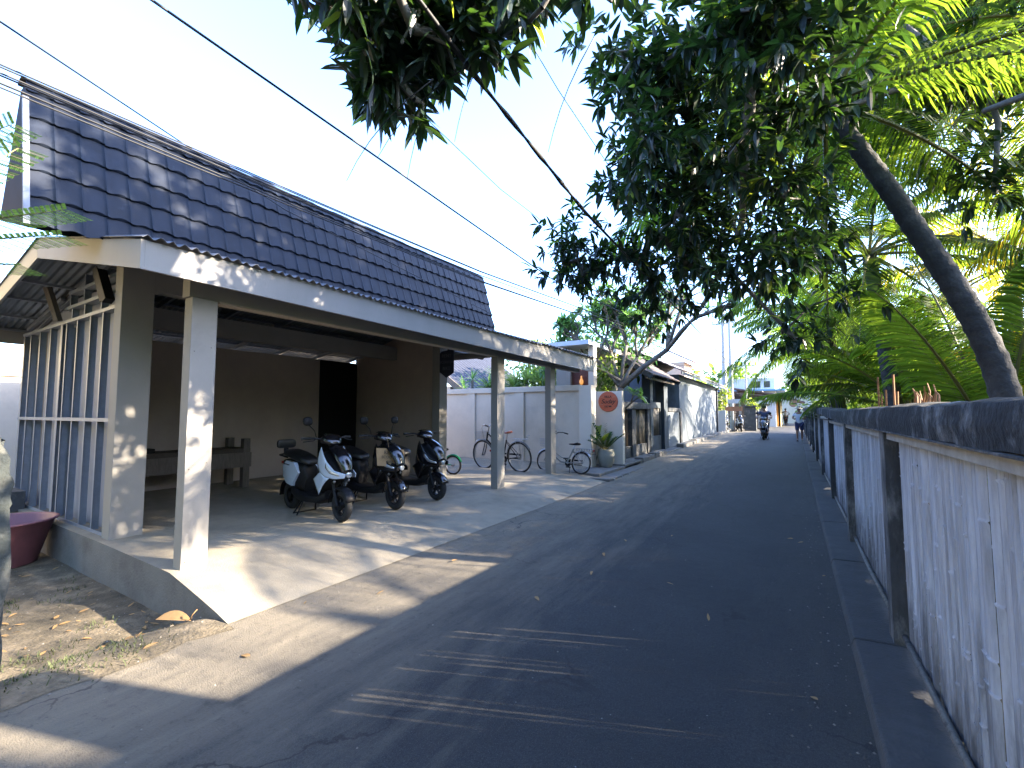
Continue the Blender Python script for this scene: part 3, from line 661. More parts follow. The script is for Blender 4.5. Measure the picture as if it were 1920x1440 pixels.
    yf = lambda x, z: .05 + .135 * max(0, min(1, (.92 - x) / .42)) ** .7 - .03 * max(0, (z - .8)) * 3
    for s in (-1, 1):
        b = MB()
        strip(b, [(.42, 1.0), (.56, .82), (.70, .70), (.88, .66)], [(.385, .92), (.37, .78), (.42, .66), (.56, .60), (.72, .585), (.87, .605)], yf, 20, 6, s)
        strip(b, [(.43, .665), (.56, .602)], [(.27, .56), (.42, .36)], yf, 8, 8, s)
        strip(b, [(.56, .601), (.62, .592)], [(.425, .365), (.50, .50)], yf, 5, 6, s)
        b.build('side_fairing', paint, S, smooth='all', solid=.008)
        b = MB(); strip(b, [(.56, .80), (.66, .70), (.80, .655)], [(.555, .73), (.64, .655), (.80, .63)], lambda x, z: yf(x, z) + .010, 8, 3, s); b.build('headlight', M_lens, S, smooth='all', solid=.004)
        b = MB(); b.lathe([(0.001, .012), (.014, .010), (.02, 0), (.016, -.02)], (XF - .02, s * .105, .545), 12, 'x'); b.build('indicator', M_chrome, S, smooth='all')
    b = MB(); b.lathe([(0.001, .01), (.035, .008), (.045, 0), (.04, -.02)], (.845, 0, .645), 16, 'x'); b.build('centre_headlight', M_lens, S, smooth='all')
    # handlebar group
    b = MB(); b.loft([((.24, 0, 1.07), .07, .03, 0), ((.30, 0, 1.09), .13, .055, 0), ((.40, 0, 1.10), .14, .075, .2), ((.47, 0, 1.08), .10, .06, .4), ((.50, 0, 1.06), .04, .02, .4)], 18, 2.6)
    h = b.build('handlebar_cowl', M_black, S, smooth='all')
    b = MB(); b.loft([((.27, 0, 1.16), .07, .01, 0), ((.32, 0, 1.165), .075, .02, .1), ((.37, 0, 1.155), .07, .02, .2)], 12, 4); b.build('display', M_glass, h, smooth=True)
    for s in (-1, 1):
        b = MB(); b.tube([(.36, s * .1, 1.10), (.32, s * .22, 1.12), (.28, s * .27, 1.12)], .013, 8); b.build('handlebar', M_matte, S, smooth=True)
        b = MB(); b.tube([(.29, s * .255, 1.12), (.25, s * .37, 1.115)], .020, 10); b.build('grip', M_rub, S, smooth=True)
        b = MB(); b.tube([(.335, s * .20, 1.115), (.36, s * .25, 1.09), (.31, s * .37, 1.075)], .008, 6); b.build('brake_lever', M_matte, S)
        if s in mirrors:
            b = MB(); b.tube([(.32, s * .19, 1.13), (.31, s * .21, 1.22), (.27, s * .27, 1.30)], .006, 6)
            b.loft([((.255, s * .29, 1.35), .05, .045, .1), ((.262, s * .29, 1.352), .066, .06, .1), ((.275, s * .29, 1.354), .066, .06, .1), ((.29, s * .29, 1.354), .04, .035, .1)], 14, 2.6)
            b.build('mirror', M_matte, S, smooth='all')
    b = MB(); b.tube([(-.18, .10, .22), (-.30, .17, .01)], .012, 8); b.tube([(-.18, -.10, .22), (-.30, -.17, .01)], .012, 8); b.tube([(-.30, -.17, .012), (-.30, .17, .012)], .010, 8); b.build('centre_stand', M_matte, S)
    b = MB(); b.box(-.955, -.93, -.06, .06, .68, .72); b.build('tail_light', M_red, S)
    b = MB(); b.tube([(-.05, -.14, .26), (-.10, -.22, .02)], .010, 8); b.build('side_stand', M_matte, S)
    return S
mat_seat = mat('black_vinyl', (0.012, 0.012, 0.013), 0.42, 0.1, 20)
S1 = scooter('white and pale blue electric scooter with a backrest, nearest of the parked row', (-5.93, 4.165, .135), rad(-6.5), M_sblue, (-1,), True)
b = MB()
for s in (-1, 1):
    b.box(-.50, -.43, s * .188 - .001, s * .188 + .001, .695, .71); b.box(-.62, -.50, s * .185 - .001, s * .185 + .001, .70, .715)
b.build('panel_badge', M_matte, S1)
S2 = scooter('black electric scooter with a brown cardboard notice hanging on its front', (-5.90, 5.10, .135), rad(-6), M_black, (1, -1), False)
S3 = scooter('black electric scooter without mirrors, farthest of the parked row beside the pilaster', (-5.86, 6.02, .135), rad(-7), M_black, (), False)
# cardboard notice
cs = empty('cardboard_sign', 'creased brown cardboard notice handwritten RENT SCOOTER BIKE hanging on the black scooter', 'sign')
b = MB()
def cardP(u, v):
    x = (u - .5) * .42; z = (v - .5) * .27
    return V(x + (.03 * (1 - v)), .012 * math.sin(u * 5) + .05 * max(0, u - .8) * (1 - v) * 4 * .5, z - .04 * max(0, u - .75) * 2)
b.grid(cardP, 14, 8); b.build('card', M_card, cs, solid=.005)
for k, (t_, s_) in enumerate((('RENT', .075), ('SCOOTER', .055), ('BIKE', .05))):
    text_mesh('handwriting', t_, s_, Matrix.Translation((0, -.016, .065 - .07 * k)) @ Matrix.Rotation(rad(90), 4, 'X'), M_ink, cs, ext=.0008)
b = MB(); b.tube([(-.02, .0, .13), (-.05, .03, .36)], .0025, 5); b.build('string', M_card, cs)
hd = rad(-6); c_, s_ = math.cos(hd), math.sin(hd)
cs.location = (-5.90 + .66 * c_, 5.10 + .66 * s_ - .10, .135 + .80); cs.rotation_euler = (rad(-14), rad(4), rad(58))

# ================= BICYCLES =================
def bwheel(parent, name, x, r, tyre=.02, spokes=28):
    e = MB(); n = 40
    pts = [V(x + r * math.cos(2 * math.pi * k / n), 0, r + tyre + r * math.sin(2 * math.pi * k / n)) for k in range(n)]
    e.tube(pts, tyre, 8, closed=True); w_ = e.build(name, M_rub, parent, smooth='all')
    e = MB(); r2 = r - tyre - .006
    e.tube([V(x + r2 * math.cos(2 * math.pi * k / n), 0, r + tyre + r2 * math.sin(2 * math.pi * k / n)) for k in range(n)], .011, 6, closed=True)
    e.build('rim', M_chrome, w_, smooth='all')
    e = MB()
    for k in range(spokes):
        a = 2 * math.pi * k / spokes; s = .02 if k % 2 else -.02
        e.tube([(x + .02 * math.cos(a + 1.2), s, r + tyre + .02 * math.sin(a + 1.2)), (x + r2 * math.cos(a), 0, r + tyre + r2 * math.sin(a))], .0016, 4, cap=False)
    e.build('spokes', M_chrome, w_)
    e = MB(); e.tube([(x, -.05, r + tyre), (x, .05, r + tyre)], .018, 10); e.build('hub', M_chrome, w_)
    return w_
def mguard(b, cx, r, tyre, a0, a1, hw=.026):
    fender(b, cx, r + tyre, r + tyre + .028, a0, a1, hw, 16)
def bicycle(kind, label, loc, rz, lean):
    big = kind == 'city'
    B = empty('bicycle', label, 'bicycle', loc, rz); B.rotation_euler = (rad(lean), 0, rz)
    r = .362 if big else .25; ty = .021; W = 1.21 if big else 1.05; xr, xf = -W / 2, W / 2; zc = r + ty
    bwheel(B, 'front_wheel', xf, r); bwheel(B, 'rear_wheel', xr, r)
    FM = M_matte if big else mat('pale_green_grey_paint', (0.30, 0.30, 0.27), .35)
    GM = M_chrome if not big else mat('grey_mudguard', (0.22, 0.22, 0.22), .35, metal=.5)
    bb = (-.08 if big else -.12, .30 if big else .25); st = (-.22 if big else -.28, .80 if big else .60); hd_ = (xf - .20 if big else xf - .17, .98 if big else .80); hl = (hd_[0] + .05, hd_[1] - .20)
    b = MB()
    b.tube([(hd_[0], 0, hd_[1]), (hl[0], 0, hl[1])], .022, 10)
    if big: b.tube([(hl[0] - .01, 0, hl[1]), (bb[0], 0, bb[1])], .021, 10); b.tube([(hd_[0] - .02, 0, hd_[1] - .05), (bb[0] - .07, 0, bb[1] + .22)], .018, 10)
    else:
        b.tube([(hl[0], 0, hl[1] + .08), (hl[0] - .08, 0, hl[1] - .16), (bb[0] + .18, 0, bb[1] + .02), (bb[0], 0, bb[1])], .022, 10)
        b.tube([(hl[0], 0, hl[1] + .14), (hl[0] - .10, 0, hl[1] - .08), (bb[0] + .16, 0, bb[1] + .12), (bb[0] - .03, 0, bb[1] + .12)], .013, 8)
    b.tube([(bb[0], 0, bb[1]), (st[0], 0, st[1])], .018, 10)
    for s in (-1, 1):
        b.tube([(bb[0], s * .03, bb[1]), (xr, s * .06, zc)], .010, 8); b.tube([(st[0], s * .02, st[1] - .05), (xr, s * .06, zc)], .009, 8)
    b.build('frame', FM, B, smooth=True)
    b = MB()
    b.tube([(hl[0], 0, hl[1]), (hl[0] + .03, 0, hl[1] - .05)], .018, 8)
    for s in (-1, 1): b.tube([(hl[0] + .03, s * .035, hl[1] - .05), (hl[0] + .07, s * .045, (hl[1] + zc) / 2), (xf, s * .05, zc)], .012, 8)
    b.build('fork', FM, B, smooth=True)
    b = MB(); b.tube([(hd_[0], 0, hd_[1]), (hd_[0] - .04, 0, hd_[1] + .14)], .013, 8)
    top = V(hd_[0] - .04, 0, hd_[1] + .14)
    for s in (-1, 1):
        b.tube([top, top + V(.03, s * .08, .02), top + V(.02, s * .18, .07), top + V(-.08, s * .25, .08), top + V(-.20, s * .27, .05)], .011, 8)
    b.build('handlebar', M_chrome if big else M_matte, B, smooth=True)
    for s in (-1, 1):
        b = MB(); b.tube([top + V(-.12, s * .258, .07), top + V(-.23, s * .272, .045)], .016, 8); b.build('grip', M_rub, B, smooth=True)
    b = MB()
    for s in (-1, 1): b.tube([top + V(.0, s * .2, .07), top + V(.10, s * .15, -.02), (hl[0] + .06, s * .03, hl[1] - .02), (hl[0] + .05, 0, hl[1] - .25)], .003, 5)
    b.build('brake_cable', M_cable, B)
    sp = (st[0] - .035, st[1] + (.15 if big else .08))
    b = MB(); b.tube([(st[0], 0, st[1]), (sp[0], 0, sp[1])], .013, 8); b.build('seat_post', M_chrome, B, smooth=True)
    b = MB(); b.loft([((sp[0] + .17, 0, sp[1] + .03), .012, .01, 0), ((sp[0] + .12, 0, sp[1] + .03), .024, .018, 0), ((sp[0] + .02, 0, sp[1] + .03), .05, .026, 0), ((sp[0] - .08, 0, sp[1] + .045), .095, .034, .1), ((sp[0] - .12, 0, sp[1] + .045), .07, .025, .1), ((sp[0] - .135, 0, sp[1] + .045), .03, .01, 0)], 16, 2.4)
    b.build('saddle', M_orange if big else M_matte, B, smooth='all')
    b = MB(); mguard(b, xr, r, ty, -5, 150); b.build('rear_mudguard', GM, B, smooth='all', solid=.003)
    b = MB(); mguard(b, xf, r, ty, 30, 175); b.build('front_mudguard', GM, B, smooth='all', solid=.003)
    # rack
    b = MB(); zr = zc + r + .09
    for s in (-1, 1):
        b.tube([(xr + .20, s * .04, zr), (xr + .1, s * .06, zr), (xr - .25, s * .06, zr), (xr - .30, s * .03, zr)], .005, 6)
        b.tube([(xr - .02, s * .07, zc), (xr - .12, s * .06, zr)], .005, 6); b.tube([(xr, s * .07, zc), (xr + .06, s * .06, zr)], .005, 6)
    for k in range(5): b.tube([(xr + .12 - .09 * k, -.06, zr), (xr + .12 - .09 * k, .06, zr)], .004, 5)
    if big: b.tube([(xr - .30, 0, zr), (xr - .26, 0, zr + .08), (xr - .36, 0, zr + .10)], .008, 6)
    b.build('rear_rack', M_chrome, B, smooth=True)
    if not big:
        b = MB()
        for s in (-1, 1):
            for k in range(8): b.tube([(xr + .18 - .07 * k, s * .07, zr - .01), (xr + .18 - .07 * k, s * .10, zr - .11)], .0025, 4)
            b.tube([(xr + .2, s * .10, zr - .11), (xr - .33, s * .10, zr - .11)], .004, 5)
        b.build('side_carrier', M_matte, B)
    # basket
    b = MB(); bx, bz = xf - .02, hl[1] + .02; wv = 4 if not big else 5
    for k in range(wv):
        z = bz + .19 * k / (wv - 1); g = .9 + .1 * k / (wv - 1)
        b.tube([(bx - .10 * g, -.14 * g, z), (bx + .16 * g, -.14 * g, z), (bx + .16 * g, .14 * g, z), (bx - .10 * g, .14 * g, z)], .003, 4, closed=True)
    for k in range(9):
        y = -.13 + .26 * k / 8; b.tube([(bx + .145, y * .92, bz), (bx + .16, y, bz + .19)], .0022, 4); b.tube([(bx - .09, y * .92, bz), (bx - .10, y, bz + .19)], .0022, 4)
    for k in range(6):
        x = -.08 + .22 * k / 5
        for s in (-1, 1): b.tube([(bx + x, s * .127, bz), (bx + x, s * .14, bz + .19)], .0022, 4)
        b.tube([(bx + x, -.127, bz), (bx + x, .127, bz)], .0022, 4)
    b.build('wire_basket', M_chrome if not big else mat('dull_basket_wire', (0.3, 0.3, 0.3), .4, metal=.5), B)
    # crank, chain guard, pedals, stand
    b = MB(); b.lathe([(.03, -.01), (.085, -.004), (.085, .004), (.03, .01)], (bb[0], -.045, bb[1]), 20, 'y'); b.box(xr, bb[0], -.052, -.044, zc + .035, zc + .075) ; b.box(xr, bb[0], -.052, -.044, zc - .06, zc - .04)
    b.build('chain_guard', M_matte, B, smooth=True)
    for s, a in ((-1, 40), (1, 220)):
        d = V(math.cos(rad(a)), 0, math.sin(rad(a))); p = V(bb[0], s * .07, bb[1])
        b = MB(); b.bar(p, p + d * .16, .018, .012, up=(0, 1, 0)); q = p + d * .16 + V(0, s * .05, 0); b.box(q.x - .045, q.x + .045, q.y - .04, q.y + .04, q.z - .012, q.z + .012); b.build('pedal', M_matte, B)
    b = MB(); b.tube([(bb[0] - .12, .05, bb[1] - .02), (bb[0] - .2, .17, .01)], .008, 6); b.build('kickstand', M_matte, B)
    b = MB(); b.lathe([(0.001, -.01), (.028, -.008), (.03, 0), (.02, .012)], (xr - .335 if not big else xf - .28, 0.03, zr - .03 if not big else zc + .12), 12, 'x'); b.build('reflector', M_red, B)
    return B
bicycle('city', 'black city bicycle with an orange saddle leaning by the compound wall', (-6.36, 9.76, .14), rad(180 - 8), -5)
bicycle('small', 'small pale step-through bicycle with black saddle and wire basket beside the end of the wall', (-4.90, 10.24, .14), rad(180 - 8), 9)
# part of a green kid's bicycle seen behind the pilaster
K = empty('green_bicycle', 'green child bicycle mostly hidden behind the end pilaster of the garage', 'bicycle', (-7.25, 8.42, .15), rad(190))
K.rotation_euler = (0, 0, rad(188))
bwheel(K, 'rear_wheel', -.36, .21); bwheel(K, 'front_wheel', .36, .21)
b = MB(); mguard(b, -.36, .21, .02, 40, 160, .03); b.build('mudguard', M_green, K, smooth='all', solid=.003)
b = MB(); b.tube([(.22, 0, .62), (.28, 0, .45), (.36, 0, .23)], .014, 8); b.tube([(.26, 0, .5), (-.05, 0, .24), (-.36, 0, .23)], .015, 8); b.tube([(-.05, 0, .24), (-.14, 0, .55)], .013, 8); b.build('frame', M_green, K, smooth=True)
b = MB(); b.loft([((-.02, 0, .58), .01, .01, 0), ((-.08, 0, .58), .03, .02, 0), ((-.18, 0, .59), .07, .03, 0), ((-.22, 0, .59), .03, .015, 0)], 12); b.build('saddle', M_matte, K, smooth='all')
b = MB(); b.tube([(.2, -.2, .7), (.22, 0, .64), (.2, .2, .7)], .010, 8); b.build('handlebar', M_matte, K, smooth=True)

# ================= BAMBOO FENCE (right) =================
F = empty('bamboo_fence', 'whitewashed split-bamboo fence with black mouldy concrete cap along the right of the road', 'fence', (.62, 10, 0))
def fb(b, name, m, **k):
    o = b.build(name, m, F, **k); o.location = (-.62, -10, 0); return o
def bamboo_mat():
    m = bpy.data.materials.new('whitewashed_bamboo'); m.use_nodes = True; t = m.node_tree; N = t.nodes; L = t.links; b = N['Principled BSDF']
    g = N.new('ShaderNodeNewGeometry')
    def nz(sc, st, d=6):
        mp = N.new('ShaderNodeMapping'); mp.inputs['Scale'].default_value = st; L.new(g.outputs['Position'], mp.inputs[0])
        n = N.new('ShaderNodeTexNoise'); n.inputs['Scale'].default_value = sc; n.inputs['Detail'].default_value = d; n.inputs['Roughness'].default_value = .7; L.new(mp.outputs[0], n.inputs[0]); return n.outputs[0]
    sx = N.new('ShaderNodeSeparateXYZ'); L.new(g.outputs['Position'], sx.inputs[0])
    # mildew creeping up from the foot
    a = N.new('ShaderNodeMath'); a.operation = 'MULTIPLY_ADD'; L.new(nz(3.0, (1, 3.2, .45)), a.inputs[0]); a.inputs[1].default_value = -1.9; L.new(sx.outputs[2], a.inputs[2])
    r = N.new('ShaderNodeMapRange'); r.inputs[1].default_value = -.85; r.inputs[2].default_value = -.35; r.inputs[3].default_value = .82; r.inputs[4].default_value = 0; L.new(a.outputs[0], r.inputs[0])
    c1 = N.new('ShaderNodeMix'); c1.data_type = 'RGBA'; c1.inputs[6].default_value = (.40, .42, .46, 1); c1.inputs[7].default_value = (.25, .26, .28, 1)
    r1 = N.new('ShaderNodeMapRange'); r1.inputs[1].default_value = .42; r1.inputs[2].default_value = .68; L.new(nz(5, (1, 6, .5)), r1.inputs[0]); L.new(r1.outputs[0], c1.inputs[0])
    c2 = N.new('ShaderNodeMix'); c2.data_type = 'RGBA'; L.new(r.outputs[0], c2.inputs[0]); L.new(c1.outputs[2], c2.inputs[6]); c2.inputs[7].default_value = (.04, .04, .043, 1)
    # thin dark scratches
    r3 = N.new('ShaderNodeMapRange'); r3.inputs[1].default_value = .66; r3.inputs[2].default_value = .74; r3.inputs[4].default_value = .6; L.new(nz(11, (1, 5, .35)), r3.inputs[0])
    c3 = N.new('ShaderNodeMix'); c3.data_type = 'RGBA'; L.new(r3.outputs[0], c3.inputs[0]); L.new(c2.outputs[2], c3.inputs[6]); c3.inputs[7].default_value = (.09, .085, .085, 1)
    ri = N.new('ShaderNodeMapRange'); ri.inputs[3].default_value = .78; ri.inputs[4].default_value = 1.08; L.new(g.outputs['Random Per Island'], ri.inputs[0])
    vm = N.new('ShaderNodeVectorMath'); vm.operation = 'SCALE'; L.new(c3.outputs[2], vm.inputs[0]); L.new(ri.outputs[0], vm.inputs[3]); L.new(vm.outputs[0], b.inputs['Base Color'])
    b.inputs['Roughness'].default_value = .62; b.inputs['Specular IOR Level'].default_value = .3
    bp = N.new('ShaderNodeBump'); bp.inputs['Strength'].default_value = .35; bp.inputs['Distance'].default_value = .006; L.new(nz(30, (1, 4, .3)), bp.inputs['Height']); L.new(bp.outputs[0], b.inputs['Normal'])
    return m
M_wbam = bamboo_mat()
posts = [-4.9, -1.9, 1.1, 4.10, 6.95, 9.95, 13.1, 16.2, 19.3, 22.4, 25.5, 28.6, 31.7, 34.8]
for i, y in enumerate(posts):
    h = gz(y); b = MB(); n = 14
    def P(u, v, y=y, h=h):
        a = [(-.10, .10), (.10, .10), (.10, -.10), (-.10, -.10), (-.10, .10)]
        k = min(3, int(v * 4)); q = v * 4 - k; py = a[k][0] * (1 - q) + a[k + 1][0] * q; px = a[k][1] * (1 - q) + a[k + 1][1] * q
        z = h + (1.50 - 0) * u - .02
        w_ = .006 * noise.noise(V(py * 9, z * 5, y))
        return V(.62 + px + (w_ if px < 0 else 0), y + py * .92 + w_, z)
    b.grid(P, 26, 16); fb(b, 'post', M_post, smooth=True)
for i in range(len(posts) - 1):
    y0, y1 = posts[i] + .10, posts[i + 1] - .10; h = gz((y0 + y1) / 2); near = y0 < 12; b = MB()
    y = y0 - .012
    while y < y1 - .01:
        w_ = R_.uniform(.028, .075) if near else R_.uniform(.05, .1)
        w_ = min(w_, y1 - y)
        dx = R_.uniform(-.008, .010); tz = 1.445 + h + R_.uniform(-.004, .01); bz = h + .09 + (R_.uniform(0, .03)); bow = R_.uniform(.003, .009); tl = R_.uniform(-.012, .012)
        x0 = .60 + dx; nodes = sorted([R_.uniform(.15, 1.4) for _ in range(R_.choice([1, 2, 2, 3]))]) if near else []
        zs = [bz]
        for q in nodes: zs += [h + q - .012, h + q, h + q + .004, h + q + .012]
        zs += [tz]; zs = sorted(z for z in zs if bz <= z <= tz)
        vs = []
        for z in zs:
            f = (z - bz) / (tz - bz); bump_ = .0055 if any(abs(z - (h + q)) < .001 for q in nodes) else 0
            for t in (0, .18, .5, .82, 1):
                vs.append((x0 - (bow * (1 - (2 * t - 1) ** 2)) - bump_ + (.010 if t in (0, 1) else 0), y + w_ * t + tl * f, z))
        nn = len(zs); fs = [(a * 5 + c, a * 5 + c + 1, (a + 1) * 5 + c + 1, (a + 1) * 5 + c) for a in range(nn - 1) for c in range(4)]
        b.add(vs, fs); y += w_ + (R_.uniform(-.006, -.001) if R_.random() < .993 else R_.uniform(.002, .006))
    fb(b, 'bamboo_panel', M_wbam, fixn=False, smooth='all' if near else False)
    b = MB(); dz = R_.uniform(-.008, .008)
    b.bar((.548, y0 - .0, h + 1.452 + dz), (.548, y1 + .0, h + 1.446 - dz), .03, .052); fb(b, 'top_rail', mat('cream_rail_%d' % i, (.42, .40, .36), .8, .3, 9), bevel=.004)
    b = MB(); b.tube([(.575, y0, h + .13), (.57, (y0 + y1) / 2, h + .12 + R_.uniform(-.01, .02)), (.575, y1, h + .125)], .018, 8); fb(b, 'bottom_rail', M_bamb, smooth='all')
b = MB(); n = 330
def capP(u, v):
    y = -5 + 41 * u; k = v * 6; s = [(.50, 1.485), (.49, 1.56), (.50, 1.63), (.56, 1.65), (.70, 1.65), (.76, 1.63), (.76, 1.485)]
    i = min(5, int(k)); q = k - i; x = s[i][0] * (1 - q) + s[i + 1][0] * q; z = s[i][1] * (1 - q) + s[i + 1][1] * q
    w_ = .012 * noise.noise(V(x * 3, y * 1.3, z * 4)) + .008 * noise.noise(V(x * 9, y * 7, z * 9)) + .004 * noise.noise(V(x * 20, y * 23, z * 20))
    return V(x + w_, y, z + w_ + gz(y))
b.grid(capP, n, 24); fb(b, 'concrete_cap', M_mold, smooth='all')
b = MB(); b.box(.49, .77, -5, 36, 1.478, 1.486)
fb(b, 'cap_soffit', M_post)
# sprouting cut canes behind the cap
M_cane = mat('orange_cane', (0.42, 0.17, 0.05), .7, .2, 10)
g_ = 'orange cut canes sticking up behind the fence cap'
for (x, y, h, dx) in ((.80, 6.35, .30, 0), (.80, 6.15, .10, .0), (.80, 5.45, .26, .0), (.80, 5.42, .10, .02), (.80, 5.95, .14, .01)):
    b = MB(); b.tube([(0, 0, 0), (dx, 0, h + .6)], .009, 6); o = b.build('cut_cane', M_cane, smooth=True); o.location = (x, y, 1.1)
    tag(o, 'orange-brown cut cane sticking up behind the mouldy fence cap', 'cane', g_)
for k in range(9):
    b = MB(); y = 4.75 - .085 * k + R_.uniform(-.03, .03); a = R_.uniform(-.35, .35); h = R_.uniform(.08, .16)
    b.tube([(0, 0, -.5), (0, 0, 0), (.01, a * .12, h * .6), (.0, a * .3, h)], [.010, .009, .006, .003], 6)
    if k % 3 == 0: b.tube([(0, 0, .01), (0, -a * .25, h * .8)], [.007, .003], 5)
    o = b.build('cane_stub', M_cane, smooth=True); o.location = (.82, y, 1.66); tag(o, 'short frayed orange cane stub in the row on the fence cap before the palm trunk', 'cane', 'short frayed cane stubs on the fence cap')

# ================= COMPOUND WALL AND VILLA ENTRANCE =================
M_vill = mat('clean_cream_paint', (.85, .76, .64), .75, .05, 2, .05, 40)
W = empty('compound_wall', 'plain beige rendered wall with pilasters behind the parked bicycles', 'wall', (-7, 11.5, 0))
def wb(b, name, m, **k):
    o = b.build(name, m, W, **k); o.location = (7, -11.5, 0); return o
b = MB().box(-13.5, -4.95, 11.56, 11.70, 0, 2.22); wb(b, 'panel', M_plaster)
b = MB().box(-13.5, -4.96, 11.50, 11.76, 2.221, 2.38); wb(b, 'coping', M_plaster, bevel=.01)
for x in (-12, -8.68, -6.9): b = MB().box(x - .16, x + .16, 11.52, 11.558, 0, 2.22); wb(b, 'pilaster', M_plaster)
b = MB().box(-4.95, -4.60, 11.44, 11.78, 0, 2.36); wb(b, 'end_pier', M_vill, bevel=.008)
VG = empty('villa_gate', 'cream villa gateway with flat canopy, soffit lamp and carved wooden panel behind the wall', 'gateway', (-5, 12.6, 0))
def vb(b, name, m, **k):
    o = b.build(name, m, VG, **k); o.location = (5, -12.6, 0); return o
M_slab = mat('pale_blue_white_slab', (.60, .66, .72), .7, .05, 2)
b = MB().box(-6.15, -4.86, 11.95, 14.8, 3.56, 3.69); vb(b, 'canopy', M_slab, bevel=.006)
b = MB().box(-5.02, -4.86, 12.30, 12.55, .15, 3.555); vb(b, 'pillar', M_vill)
b = MB().box(-6.05, -5.72, 12.30, 12.6, .15, 3.555); vb(b, 'pillar', M_white)
b = MB().box(-5.71, -5.55, 12.22, 12.42, .15, 3.1); vb(b, 'pillar', M_white)
b = MB().box(-5.56, -5.03, 12.34, 12.40, 1.2, 3.22); q = vb(b, 'carved_panel', M_carve)
b = MB()
for x0, x1, z0, z1 in ((-5.52, -5.07, 2.75, 3.18), (-5.52, -5.32, 2.3, 2.7)):
    b.box(x0, x1, 12.325, 12.338, z0, z0 + .02); b.box(x0, x1, 12.325, 12.338, z1 - .02, z1); b.box(x0, x0 + .02, 12.326, 12.338, z0 + .02, z1 - .02); b.box(x1 - .02, x1, 12.326, 12.338, z0 + .02, z1 - .02)
vb(b, 'panel_moulding', M_carve)
b = MB(); b.lathe([(0.001, .20), (.02, .19), (.025, .12), (.055, .06), (.06, .0), (.04, -.06), (0.001, -.07)], (-5.23, 12.28, 2.50), 16)
vb(b, 'lit_lamp', mat('glowing_amber_lamp', (.5, .25, .1), .5, emis=(1, .45, .12, .10)), smooth='all')
b = MB(); b.lathe([(0.001, 3.515), (.09, 3.518), (.11, 3.535), (.115, 3.558)], (-5.05, 13.2, 0), 20); vb(b, 'soffit_lamp', M_lampw, smooth='all')
b = MB().box(-6.1, -4.9, 14.3, 14.5, .15, 3.555); vb(b, 'rear_wall', M_plaster)
DW = empty('sign_wall', 'short beige wall holding the round red-brown villa sign behind the planter pot', 'wall', (-4.4, 12.35, .1))
b = MB().box(-.42, .37, -.05, .13, 0, 2.12); b.build('wall_slab', M_vill, DW, bevel=.008)
D = empty('round_sign', 'round red-brown wooden sign with dark villa lettering on the short beige wall', 'sign', (-4.43, 12.30, 1.93))
b = MB(); b.lathe([(0.001, -.03), (.275, -.03), (.285, -.022), (.285, 0), (0.001, 0)], (0, 0, 0), 40, 'y'); b.build('disc', M_disc, D, smooth=True)
for t_, s_, z, sh in (('VILLA', .085, .13, 0), ('Soday', .17, .0, .35), ('GILI AIR', .06, -.14, 0)):
    text_mesh('lettering', t_, s_, Matrix.Translation((0, -.032, z)) @ Matrix.Rotation(rad(90), 4, 'X'), M_ink, D, shear=sh, bold=.002)
b = MB(); b.box(-.22, -.13, -.0335, -.031, .125, .132); b.box(.13, .22, -.0335, -.031, .125, .132); b.box(-.24, -.15, -.0335, -.031, -.075, -.069); b.build('pale_rule', M_letter if False else M_pot, D)
# planter with two plants
P_ = empty('planter_pot', 'pale rounded stone planter pot standing on the entrance step below the round sign', 'pot', (-4.32, 11.75, .17))
b = MB(); b.lathe([(.001, 0), (.15, 0), (.165, .02), (.205, .14), (.225, .26), (.225, .36), (.205, .44), (.215, .465), (.205, .475), (.18, .465), (.17, .42), (.001, .41)], n=28); b.build('vessel', M_pot, P_, smooth='all')

def leaf(b, base, d, nrm, L, W, curve=.25, fold=.25, seg=4, mi=0, prof=None):
    d = Vector(d).normalized(); nrm = Vector(nrm); s = d.cross(nrm)
    if s.length < 1e-3: s = d.orthogonal()
    s.normalize(); n_ = s.cross(d).normalized()
    vs = []; k0 = len(b.v)
    for i in range(seg + 1):
        t = i / seg; w_ = W * (prof(t) if prof else (math.sin(math.pi * min(1, t ** .8)) ** .8 if 0 < t < 1 else 0)) / 2
        c = base + d * L * t - n_ * curve * L * t * t
        if i in (0, seg): vs.append(c)
        else: vs += [c - s * w_ + n_ * fold * w_, c, c + s * w_ + n_ * fold * w_]
    fs = [(0, 2, 1), (0, 3, 2)]
    for i in range(seg - 2):
        a = 1 + 3 * i; fs += [(a, a + 1, a + 4, a + 3), (a + 1, a + 2, a + 5, a + 4)]
    a = 1 + 3 * (seg - 2); fs += [(a, a + 1, a + 3), (a + 1, a + 2, a + 3)]
    n = len(b.v); b.v.extend([tuple(v) for v in vs]); b.f.extend([tuple(i + n for i in f) for f in fs]); b.m.extend([mi] * len(fs))
PZ = empty('pinnate_plant', 'dark glossy feather-leaved plant growing in the pale stone pot', 'plant', (-4.32, 11.75, .58))
b = MB(); bs = MB()
for k in range(17):
    a = R_.uniform(0, 6.28); tilt = R_.uniform(.05, .9); h = R_.uniform(.45, .85); d = V(math.cos(a) * math.sin(tilt), math.sin(a) * math.sin(tilt), math.cos(tilt))
    pts = [V(0, 0, 0) + d * h * t + V(math.cos(a), math.sin(a), 0) * .10 * t * t - V(0, 0, .14) * t * t * tilt for t in (0, .25, .5, .75, 1)]
    bs.tube(pts, [.009, .008, .006, .004, .003], 5)
    for j in range(3, 13):
        t = j / 12; p = pts[0].lerp(pts[-1], t); i = min(3, int(t * 4)); p = pts[i].lerp(pts[i + 1], t * 4 - i); sd_ = V(-math.sin(a), math.cos(a), 0)
        for s in (-1, 1): leaf(b, p, sd_ * s + d * .8 + V(0, 0, .2), V(0, 0, 1), .10, .045, .1, .1, 4)
